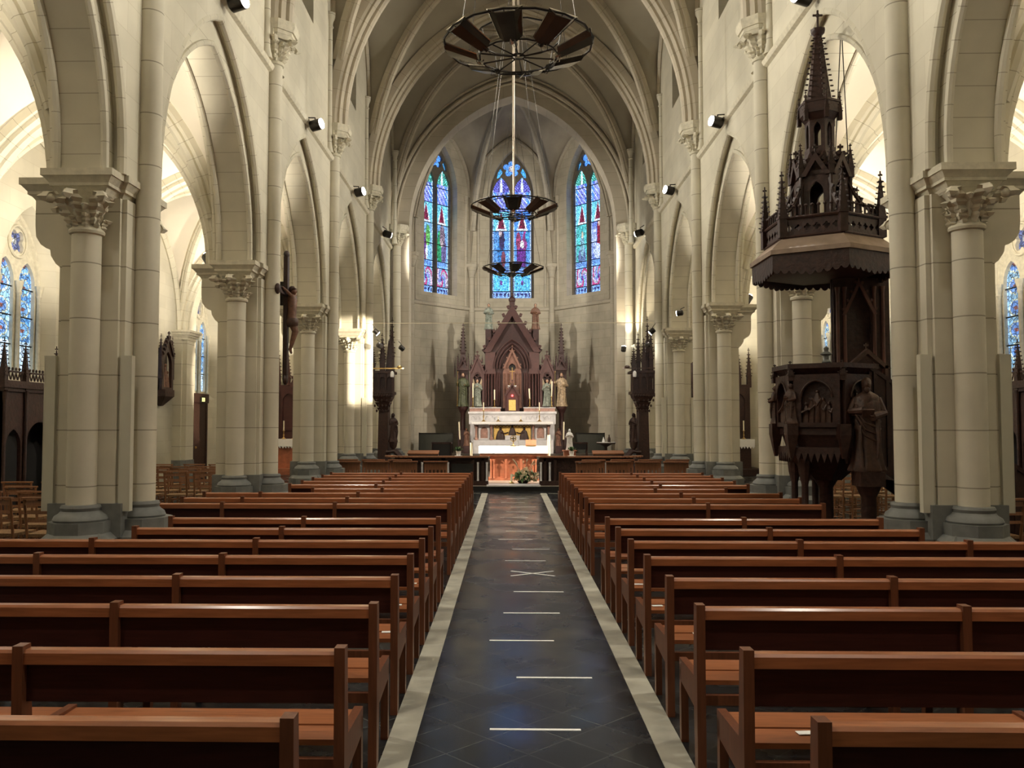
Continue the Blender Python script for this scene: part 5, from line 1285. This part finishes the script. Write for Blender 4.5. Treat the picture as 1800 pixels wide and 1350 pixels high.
# big statue on column in front of the pulpit
root = empty('statue_column', (4.13, 10.26, 0)); root.scale = (.95,) * 3; m = MB(); m.prism(hexa(.20), 0, .12); m.lathe([(.14, .12), (.09, .2), (.09, .92), (.12, .98), (.15, 1.06)], 0, 0, 16); m.box(-.15, .15, -.15, .15, 1.06, 1.24); m.build('column', M_carve, root); tag(root, 'short carved column carrying the robed statue at the pulpit', 'column')
o = figure('pulpit_statue', 1.10, M_carvel, None, None, (4.13, 10.26, 1.178), R(-18), 'book', 8, 9, 'beard'); tag(o, 'dark oak statue of a robed bearded man holding a book before the pulpit', 'statue')
def sounding_board():
    root = empty('pulpit_canopy', (PX, PY, .10)); root.scale = (PS,) * 3
    m = MB(); m.prism(hexa(.96), 3.93, 3.99); m.prism(hexa(.95), 3.99, 4.17, hexa(.74)); m.build('sloping_roof', mat('oak_painted_reflection', (.30, .22, .165), .6, noise=.15, nscale=8), root)  # oak colour raised: light reflecting off the slope is painted in
    m = MB(); m.prism(hexa(.92), 3.80, 3.93); m.prism(hexa(.72), 3.72, 3.80, hexa(.9)); m.build('soffit', M_carve, root)
    lb = MB(); P = hexa(.93)
    for i in range(6):
        a, b = P[i], P[(i + 1) % 6]; pl = plane(((a[0] + b[0]) / 2, (a[1] + b[1]) / 2), (b[0] - a[0], b[1] - a[1])); n = 9; h = .465; pts = [(h, 3.92), (-h, 3.92), (-h, 3.76)]
        for k in range(n):
            c = -h + (k + .5) * 2 * h / n
            for t in range(1, 6): pts.append((c - h / n * cos(pi * t / 6), 3.76 - .075 * sin(pi * t / 6) - .05 * (1 - abs(c) / h)))
        pts.append((h, 3.76)); lb.panel(pts, [], lambda s, w, z: pl(s, w, z), 0, .025)
    lb.build('scalloped_valance', M_carve, root)
    cr = MB(); P = hexa(.74)
    for i in range(6):
        a, b = P[i], P[(i + 1) % 6]; pl = plane(((a[0] + b[0]) / 2, (a[1] + b[1]) / 2), (b[0] - a[0], b[1] - a[1])); h = .37
        cr.panel([(-h, 4.15), (h, 4.15), (h, 4.42), (-h, 4.42)], [foil((-.29 + .116 * k, 4.285), .026, 4, .020, 5, 0) for k in range(6)], lambda s, w, z: pl(s, w, z), 0, .04)
        cr.tube([pl(-h, -.01, 4.42), pl(h, -.01, 4.42)], .022, 6); cr.tube([pl(-h, -.01, 4.17), pl(h, -.01, 4.17)], .022, 6)
        for k in range(9):
            q = pl(-.31 + .078 * k, .02, 4.49); cr.cbox(q, (.02, .02, .14)); cr.ball((q[0], q[1], 4.57), (.028, .028, .024), 6, 4)
    cr.prism(hexa(.69), 4.16, 4.20); cr.build('pierced_cornice', M_carve, root)
    for i, v in enumerate(hexa(.74)):
        m = MB(); pinnacle(m, v[0], v[1], 4.17, .88, .10, 7, .30); m.build('corner_pinnacle', M_carve, root)
    fb = MB()
    for i, v in enumerate(hexa(1)):
        q = [(.70, 4.50), (.60, 4.56), (.50, 4.66), (.42, 4.80), (.34, 4.98)]
        fb.tube([(v[0] * r_, v[1] * r_, z) for r_, z in q], .028, 6)
        for r_, z in q: fb.cbox((v[0] * r_, v[1] * r_, z + .05), (.04, .04, .05), R(30), R(30))
    fb.build('flying_buttress', M_carve, root)
    t = MB(); t.prism(hexa(.36), 4.20, 4.45)
    P = hexa(.36)
    for i in range(6):
        a, b = P[i], P[(i + 1) % 6]; pl = plane(((a[0] + b[0]) / 2, (a[1] + b[1]) / 2), (b[0] - a[0], b[1] - a[1])); h = .18
        t.panel([(-h, 4.4), (h, 4.4), (h, 5.05), (-h, 5.05)], [[(-.09, 4.50)] + arch(.09, .15, 6, 0, 4.80) + [(.09, 4.50)]], lambda s, w, z: pl(s, w, z), 0, .05)
        gable(t, lambda s, w, z: pl(s, w, z), 0, 5.02, .19, .32, -.05, .02, .06, 4, .04)
        t.lathe([(.03, 4.4), (.025, 4.45), (.025, 5.0), (.035, 5.06)], a[0] * 1.05, a[1] * 1.05, 6); pinnacle(t, a[0] * 1.06, a[1] * 1.06, 5.02, .46, .07, 4)
    t.prism(hexa(.36), 5.03, 5.1); t.prism(hexa(.34), 5.1, 5.42, hexa(.19)); t.build('lower_lantern', M_carve, root)
    u = MB(); u.prism(hexa(.20), 5.38, 5.46); P = hexa(.19)
    for i in range(6):
        a, b = P[i], P[(i + 1) % 6]; pl = plane(((a[0] + b[0]) / 2, (a[1] + b[1]) / 2), (b[0] - a[0], b[1] - a[1])); h = .095
        u.panel([(-h, 5.42), (h, 5.42), (h, 5.86), (-h, 5.86)], [[(-.045, 5.47)] + arch(.045, .1, 5, 0, 5.70) + [(.045, 5.47)]], lambda s, w, z: pl(s, w, z), 0, .03)
        pinnacle(u, a[0] * 1.38, a[1] * 1.38, 5.82, .40, .05, 4)
    u.prism(hexa(.19), 5.83, 5.92, hexa(.26)); u.prism(hexa(.27), 5.92, 6.06); u.prism(hexa(.28), 6.06, 6.09); u.build('upper_lantern', M_carve, root)
    s = MB(); s.prism(hexa(.17), 6.06, 7.05, hexa(.045))
    for i in range(12):
        f_ = i / 12; r = .17 * (1 - f_) + .045 * f_; z = 6.16 + .90 * f_
        for v in hexa(1): s.cbox((v[0] * (r + .018), v[1] * (r + .018), z), (.034, .034, .018), 0, R(15))
    s.lathe([(.05, 7.03), (.09, 7.07), (.10, 7.12), (.04, 7.13)], 0, 0, 8); s.cbox((0, 0, 7.25), (.022, .022, .28)); s.cbox((0, 0, 7.32), (.13, .022, .022)); s.ball((0, 0, 7.32), .03, 6, 4)
    s.build('crocketed_spire', M_carve, root)
    tag(root, 'hexagonal carved sounding board with tall crocketed spire hanging above the pulpit', 'canopy')
sounding_board()
for x, y, l in ((.30, .1, 'right'), (.18, .3, 'rear'),):
    m = MB(); m.tube([(PX + .42, PY + .3, 7.05), (PX + x * 1.4, PY + y, 4.36)], .007, 5); o = m.build('suspension_cable', M_dkmetal); tag(o, 'thin %s cable from the arch holding the pulpit canopy' % l, 'cable', 'cables holding the canopy')

# ---------------------------------------------------------------- ring chandeliers
def chandelier():
    root = empty('ring_chandelier')
    m = MB(); n = 16; Ro, Ri, zo, zi = .585, .305, 0.0, -.10
    ring = lambda r, z, k=16: [(r * cos(2 * pi * (i + .5) / k), r * sin(2 * pi * (i + .5) / k), z) for i in range(k)]
    m.tube(ring(Ro, zo), .010, 5, closed=True); m.tube(ring(Ri, zi), .008, 5, closed=True); m.tube(ring(Ri + .03, .05), .007, 5, closed=True)
    for i in range(16):
        a = 2 * pi * (i + .5) / 16; c, s = cos(a), sin(a)
        if i % 2: m.tube([(Ro * c, Ro * s, zo), (Ri * c, Ri * s, zi)], .005, 4); m.tube([(Ri * c, Ri * s, zi), ((Ri + .03) * c, (Ri + .03) * s, .05)], .004, 4)
    m.build('ring_frame', M_dkmetal, root)
    m = MB()
    for i in range(10): a = 2 * pi * i / 10 + .2; m.tube([(.045 * cos(a), .045 * sin(a), zi - .005), (Ri * cos(a), Ri * sin(a), zi)], .0065, 4)
    m.tube([(.05 * cos(t), .05 * sin(t), zi) for t in [k * pi / 6 for k in range(12)]], .008, 5, closed=True)
    m.build('spoke', M_dkmetal, root)
    for i in range(8):
        a = 2 * pi * (i + .5) / 8 + R(12); M_ = Matrix.Rotation(a, 4, 'Z')
        p = MB(); w0, w1 = .128, .085
        prof = lambda r, z, w: [(r, -w, z), (r, -w * .55, z - .035), (r, w * .55, z - .035), (r, w, z), (r, w * .55, z - .028), (r, -w * .55, z - .028)]
        A, B = prof(Ro - .01, zo + .012, w0), prof(Ri + .01, zi + .012, w1); p.add(A + B, [(0, 1, 7, 6), (1, 2, 8, 7), (2, 3, 9, 8), (3, 4, 10, 9), (4, 5, 11, 10), (5, 0, 6, 11), (0, 1, 5), (2, 3, 4), (1, 2, 4, 5), (6, 7, 11), (8, 9, 10), (7, 8, 10, 11)])
        p.xform(M_); p.build('reflector_panel', M_refl, root)
        p = MB()
        p.tube([(Ri + .01, -w1, zi + .014), (Ro - .01, -w0, zo + .014), (Ro - .01, w0, zo + .014), (Ri + .01, w1, zi + .014)], .005, 4)
        p.xform(M_); p.build('panel_edge', M_chrome, root)
        p = MB(); p.tube([(Ri - .02, 0, zi - .02), (Ri + .05, 0, zi + .02)], .022, 8); p.tube([(Ri - .02, 0, zi - .02), (Ri - .03, .03, zi - .06), (Ri + .01, .05, zi - .05), (Ri + .03, .02, zi)], .003, 4); p.xform(M_); p.build('lamp_head', M_chrome if i % 2 else M_dkmetal, root)
    m = MB(); m.tube([(0, 0, zi), (0, 0, 13.5 - 4.67)], .010, 6); m.build('suspension_rod', M_rod, root)
    m = MB()
    for k in range(4): a = pi / 4 + k * pi / 2; m.tube([(Ro * cos(a), Ro * sin(a), zo), (.03 * cos(a), .03 * sin(a), 3.2)], .0028, 4)
    m.build('suspension_wire', M_dkmetal, root)
    return root
M_refl = mat('smoked_reflector', (.10, .09, .08), .22, metal=.85, noise=.3, nscale=9)
M_rod = mat('pale_rod', (.45, .38, .30), .4, metal=.3, noise=.1)
cd0 = chandelier()
for i, (x, y, z, l) in enumerate(((-.06, 6.55, 4.715, 'nearest and largest ring chandelier of dark sloping panels, high above the aisle'), (-.06, 11.34, 4.65, 'middle ring chandelier of dark sloping panels, seen against the central window'), (-.05, 16.13, 4.70, 'farthest ring chandelier of dark sloping panels, low against the central window'))):
    o = cd0 if i == 0 else copy_tree(cd0); o.location = (x, y, z); o.rotation_euler = (0, 0, R(8 * i)); tag(o, l, 'chandelier', 'ring chandeliers above the aisle')

# ---------------------------------------------------------------- crucifix on the left
def crucifix():
    root = empty('crucifix', (-3.86, 14.2, 3.93))     # faces +x
    m = MB(); m.box(-.05, .02, -.06, .06, -1.42, .62); m.box(-.05, .02, -.52, .52, -.05, .06)
    for y, z in ((-.54, 0), (.54, 0)): m.ball((-.015, y, z), (.05, .07, .09), 8, 6)
    m.ball((-.015, 0, .66), (.05, .09, .07), 8, 6); m.ball((-.015, 0, -1.44), (.05, .09, .1), 8, 6); m.build('cross', M_carve, root)
    b = MB(); n_v = 0
    b.tube([(.08, 0, .02), (.10, 0, -.12), (.10, .01, -.30), (.09, 0, -.46), (.12, .01, -.62), (.17, 0, -.78), (.11, 0, -1.0), (.07, 0, -1.16), (.10, 0, -1.24)], lambda t: [.055, .105, .09, .095, .085, .065, .045, .032, .02][min(8, int(t * 8 + .01))], 12)
    for sg in (-1, 1): b.tube([(.09, sg * .07, -.03), (.07, sg * .25, .03), (.05, sg * .46, .07)], lambda t: .038 - .018 * t, 8); b.ball((.05, sg * .49, .075), (.02, .035, .018), 7, 4)
    b.ball((.13, -.01, .07), (.065, .055, .08), 12, 8); b.cbox((.19, -.01, .06), (.02, .015, .03)); b.v = [(x * .85, y * .9, z * .80 - .02) for x, y, z in b.v]; b.build('corpus', M_corpus, root)
    c = MB(); c.lathe([(.11, -.50), (.125, -.55), (.115, -.64), (.09, -.68)], .11, 0, 12); c.tube([(.1, .1, -.52), (.08, .16, -.62), (.1, .14, -.72)], .03, 6); c.v = [(x * .85, y * .9, z * .80 - .02) for x, y, z in c.v]; c.build('loincloth', M_carvel, root)
    h = MB(); h.ball((.10, -.01, .11), (.07, .065, .075), 10, 7); h.tube([(.14 + .04 * cos(t), -.01 + .06 * sin(t), .12) for t in [k * pi / 6 for k in range(12)]], .012, 5, closed=True); h.v = [(x * .85, y * .9, z * .80 - .02) for x, y, z in h.v]; h.build('hair', M_carve, root)
    g = MB(); g.box(-.12, -.05, -.02, .02, -.2, .2); g.build('wall_bracket', M_dkmetal, root)
    return tag(root, 'dark wooden crucifix with carved figure mounted beside the second left pier', 'crucifix')
crucifix()
# ---------------------------------------------------------------- station shrine, confessionals, side altars, door
def shrine(sx, y, lab):
    root = empty('wall_shrine', (sx * (XW - .01), y, 0), R(90) if sx < 0 else R(-90)); 
    # local: x along wall, -y outwards
    mp_ = lambda s, w, z: (s, w, z)
    m = MB(); m.prism([(-.36, -.02), (.36, -.02), (.30, -.30), (-.30, -.30)], 2.45, 2.62); m.prism([(-.08, -.02), (.08, -.02), (.05, -.1), (-.05, -.1)], 2.2, 2.45, [(-.36, -.02), (.36, -.02), (.30, -.30), (-.30, -.30)]); m.box(-.38, .38, -.06, 0, 2.6, 3.7); m.build('console', M_carve, root)
    g = MB(); g.panel([(-.36, 2.62), (.36, 2.62), (.36, 3.55), (.30, 3.6), (0, 3.98), (-.30, 3.6), (-.36, 3.55)], [[(-.25, 2.68)] + arch(.25, .36, 8, 0, 3.25) + [(.25, 2.68)]], mp_, -.24, -.16); gable(g, mp_, 0, 3.5, .36, .52, -.28, -.22, .06, 5, .05)
    for x in (-.38, .38): pinnacle(g, x, -.2, 2.9, 1.15, .08, 6, .5)
    g.build('gabled_frame', M_carve, root)
    r = MB()
    for x, h in ((-.12, .5), (.05, .58), (.16, .4)): r.lathe([(.08, 2.64), (.06, 2.64 + h * .6), (.03, 2.64 + h)], x, -.14, 9); r.ball((x, -.15, 2.68 + h), .045, 8, 6)
    r.build('relief_group', M_corpus, root); return tag(root, lab, 'shrine')
shrine(-1, 22.0, 'carved wooden station shrine with gable on the left aisle wall')
shrine(1, 22.0, 'carved wooden station shrine with gable on the right aisle wall')
def confessional(sx, y, lab):
    root = empty('confessional', (sx * (XW - .02), y, 0), R(90) if sx < 0 else R(-90)); mp_ = lambda s, w, z: (s, w, z)
    m = MB(); m.panel([(-1.15, 0), (1.15, 0), (1.15, 2.35), (-1.15, 2.35)], [[(-.42, .08)] + arch(.42, .42, 8, 0, 1.35) + [(.42, .08)], [(-1.02, .08)] + arch(.22, .3, 6, -.8, 1.35) + [(-.58, .08)], [(.58, .08)] + arch(.22, .3, 6, .8, 1.35) + [(1.02, .08)]], mp_, -.80, -.74)
    m.box(-1.15, -1.1, -.8, 0, 0, 2.35); m.box(1.1, 1.15, -.8, 0, 0, 2.35); m.box(-1.15, 1.15, -.8, 0, 2.3, 2.36); m.build('cabinet', M_carve, root)
    m = MB(); m.box(-1.1, 1.1, -.30, -.25, 0, 2.3); m.build('inner_curtain', M_black, root)
    m = MB(); m.box(-1.22, 1.22, -.88, -.70, 2.34, 2.46); m.box(-1.18, 1.18, -.84, -.72, 2.28, 2.35)
    for i in range(22): x = -1.08 + i * .103; m.tube([(x - .045, -.8, 2.48), (x, -.8, 2.60), (x + .045, -.8, 2.48)], .012, 5); m.ball((x, -.8, 2.66), (.022, .02, .03), 6, 4)
    m.box(-1.12, 1.12, -.81, -.79, 2.60, 2.63); m.build('cresting', M_carve, root)
    for x in (-1.12, -.5, .5, 1.12): q = MB(); pinnacle(q, x, -.8, 2.3, .86, .10, 7, .3); q.lathe([(.04, 0), (.03, .1), (.03, 2.1), (.05, 2.3)], x, -.83, 8); q.build('pinnacle', M_carve, root)
    return tag(root, lab, 'confessional', 'confessionals against the aisle walls')
confessional(-1, 14.95, 'dark carved confessional with cresting and pinnacles in the left aisle'); confessional(1, 15.0, 'dark carved confessional with cresting and pinnacles in the right aisle')
def side_altar(sx, x, lab):
    root = empty('side_altar', (sx * x, 29.9, 0)); mp_ = lambda s, w, z: (s, w, z)
    m = MB(); m.box(-1.2, 1.2, -.9, .5, 0, .2); m.box(-.85, .85, -.5, .3, .2, 1.15); m.build('altar_table', M_altarwood if sx < 0 else M_carve, root)
    m = MB(); m.box(-.95, .95, -.6, .2, 1.15, 1.20); m.box(-.95, .95, -.61, -.60, .95, 1.2)
    for i in range(19): c = -.90 + i * .1; m.add([(c - .05, -.61, .96), (c + .05, -.61, .96), (c, -.612, .88)], [(0, 1, 2)])
    m.build('altar_cloth', M_cloth, root)
    m = MB(); m.box(-1.0, 1.0, .1, .4, 1.2, 3.1); gable(m, mp_, 0, 3.0, .6, 1.1, .0, .12, .12, 5, .07)
    for c in (-.6, 0, .6): m.panel([(c - .28, 1.5), (c + .28, 1.5), (c + .28, 3.0), (c - .28, 3.0)], [[(c - .2, 1.6)] + arch(.2, .3, 8, c, 2.5) + [(c + .2, 1.6)]], mp_, .02, .1)
    for c, h in ((-1.0, 1.4), (-.65, 1.2), (.65, 1.2), (1.0, 1.4)): pinnacle(m, c, .2, 3.0, h, .14, 6)
    m.build('retable', M_retl if sx < 0 else M_carve, root)
    tag(root, lab, 'altar', 'side altars at the aisle ends')
    for c in (-.7, -.35, .35, .7): candle('altar_candle', sx * x + c, 29.75, 1.2, .34, .3, 'cream candle on the %s side altar, %s' % ('left' if sx < 0 else 'right', {-.7: 'outer on its left', -.35: 'inner on its left', .35: 'inner on its right', .7: 'outer on its right'}[c]), .022, group='candles on the side altars')
    figure('saint_statue', .9, M_poly_r, M_skin, None, (sx * x, 29.75, 1.6), 0, 'pray', 8, 70)['label'] = 'painted saint in the middle niche of the %s side altar' % ('left' if sx < 0 else 'right')
    o = [q for q in COL.objects if q.name.startswith('saint_statue') and q.parent is None and 'category' not in q][0]; o['category'] = 'statue'
side_altar(-1, 7.3, 'warmly lit wooden side altar with white cloth at the end of the left aisle'); side_altar(1, 7.3, 'dark side altar with spires and white cloth at the end of the right aisle')
d = empty('door_1'); d['kind'] = 'structure'; d['label'] = 'dark door at the far end of the left aisle wall'
yc5 = (YP(4) + YP(5)) / 2
m = MB(); m.box(-XW - .08, -XW + .03, yc5 - 1.25, yc5 - .25, 0, 2.35); m.build('door_leaf', M_carve, d); m = MB(); m.box(-XW - .05, -XW + .06, yc5 - 1.32, yc5 - 1.22, 0, 2.45); m.box(-XW - .05, -XW + .06, yc5 - .28, yc5 - .18, 0, 2.45); m.box(-XW - .05, -XW + .08, yc5 - 1.35, yc5 - .15, 2.35, 2.62); m.build('door_frame', M_carve, d)
m = MB(); m.ball((-XW + .05, yc5 - 1.1, 1.05), .035, 8, 6); m.build('door_handle', M_brass, d)
root = empty('exit_sign', (-XW + .09, yc5 - .75, 2.44)); m = MB(); m.box(0, .03, -.17, .17, -.08, .09); m.build('case', M_black, root)
m = MB(); m.box(.03, .034, -.08, .13, -.05, .06); m.build('lit_face', M_exit, root)
m = MB(); m.cbox((.036, .02, 0), (.004, .08, .012)); m.cbox((.036, .0, .02), (.004, .05, .012), 0, R(40)); m.cbox((.036, .0, -.02), (.004, .05, .012), 0, R(-40)); m.build('arrow', M_black, root); tag(root, 'small lit emergency exit sign above the door in the left aisle', 'sign')

# ---------------------------------------------------------------- spotlights
def spotlight(loc, target, power, label, angle=100, col=(1, .93, .80), blend=.35, size=.05, s=1.0, group='spotlights on the string course', lens=None, fill_power=0):
    root = empty('spotlight', loc); d = (Vector(target) - Vector(loc)).normalized()
    m = MB(); P = [Vector((0, 0, 0)) - d * .12 * s, Vector((0, 0, 0)) - d * .10 * s, Vector((0, 0, 0)) + d * .05 * s]; m.tube(P, lambda t: (.05 + .03 * min(1, t * 4)) * s, 14); m.build('housing', M_dkmetal, root)
    m = MB(); m.tube([d * .05 * s, d * .062 * s], .07 * s, 14); m.build('lens', lens or M_lens, root)
    m = MB(); m.tube([-d * .05 * s, -d * .05 * s + Vector((0, 0, .11 * s)), -d * .16 * s + Vector((0, 0, .14 * s))], .010 * s, 6); m.build('bracket', M_dkmetal, root)
    if power: lamp('spot_beam', 'SPOT', tuple(Vector(loc) + d * .09 * s), target, power, col, size, angle, blend, parent=root)
    if fill_power: lamp('fill_beam', 'SPOT', tuple(Vector(loc) + Vector((-.14 if loc[0] > 0 else .14, 0, -.08))), (0, loc[1] + .4, 0), fill_power, col, .06, 100, 1.0, parent=root)  # added downward fill, brightens pews and lower piers; no separate lamp exists
    return tag(root, label, 'spotlight', group)
for k in range(-1, 5):
    yc = (YP(k) + YP(k + 1)) / 2
    for sx, sd in ((-1, 'left'), (1, 'right')):
        wh = {-1: 'behind the camera', 0: 'over the arch beside the camera', 1: 'between the first and second piers', 2: 'between the second and third piers', 3: 'between the third and fourth piers', 4: 'between the fourth pier and the chancel arch'}[k]
        spotlight((sx * 3.80, yc, 7.50), (-sx * 4.0, yc - 2.2, 8.7) if k < 4 else (-sx * 2.2, 32.0, 6.8), K_NAVE * (1.3 if k == 4 else 1), 'small bright spotlight on the %s nave wall, %s' % (sd, wh), 84, s=1.35, fill_power=K_FILL)
# aisle floodlights, on the aisle side of each pier above the cornice, shining up and outwards
for k in range(0, 6):
    for sx, sd in ((-1, 'left'), (1, 'right')):
        spotlight((sx * 5.15, YP(k) + .30, 4.50), (sx * 7.5, YP(k) + 2.2, 7.5), K_AISLE, 'floodlight on the aisle side of the %s %s pier' % (['', 'first', 'second', 'third', 'fourth', 'fifth'][k] if k else 'camera-side', sd), 112, (1, .90, .74), group='floodlights in the aisles', s=1.1)
# choir spots on the fourth piers aiming at the altars
for sx, sd in ((-1, 'left'), (1, 'right')):
    spotlight((sx * 3.70, 22.9, 4.20), (0, 24.4, .8), K_CHOIR * 1.4, 'dark spotlight on the %s fourth pier aimed at the altar table' % sd, 34, (1, .86, .68), group='choir spotlights', s=.9)
    spotlight((sx * 3.62, 23.0, 3.85), (sx * .2, 30.6, 2.3), K_CHOIR * .5, 'dark spotlight low on the %s fourth pier aimed at the high altar' % sd, 34, (1, .84, .68), group='choir spotlights', s=.9)
spotlight((3.55, 27.3, 4.15), (3.9, 27.8, 6.2), 140, 'small lamp on the right chancel pier shining up its shaft', 70, (1, .85, .62), group='choir spotlights')
spotlight((-3.55, 27.3, 4.15), (-1.0, 29, 2.0), 0, 'small dark lamp on the left chancel pier', 70, (1, .85, .62), group='choir spotlights', lens=M_dkmetal)
spotlight((3.66, 19.0, 4.2), (-4.15, 23.0, 3.45), K_WASH, 'spotlight on the third right pier throwing a pool of light across the choir', 17, (1, .86, .66), group='choir spotlights', s=.8)
# chapel lamps over the side altars
for sx, sd in ((-1, 'left'), (1, 'right')):
    spotlight((sx * 6.2, 27.2, 4.9), (sx * 7.3, 29.9, 1.9), 110 if sx < 0 else 40, 'lamp above the %s side altar' % sd, 75, (1, .80, .55), group='side altar lamps')
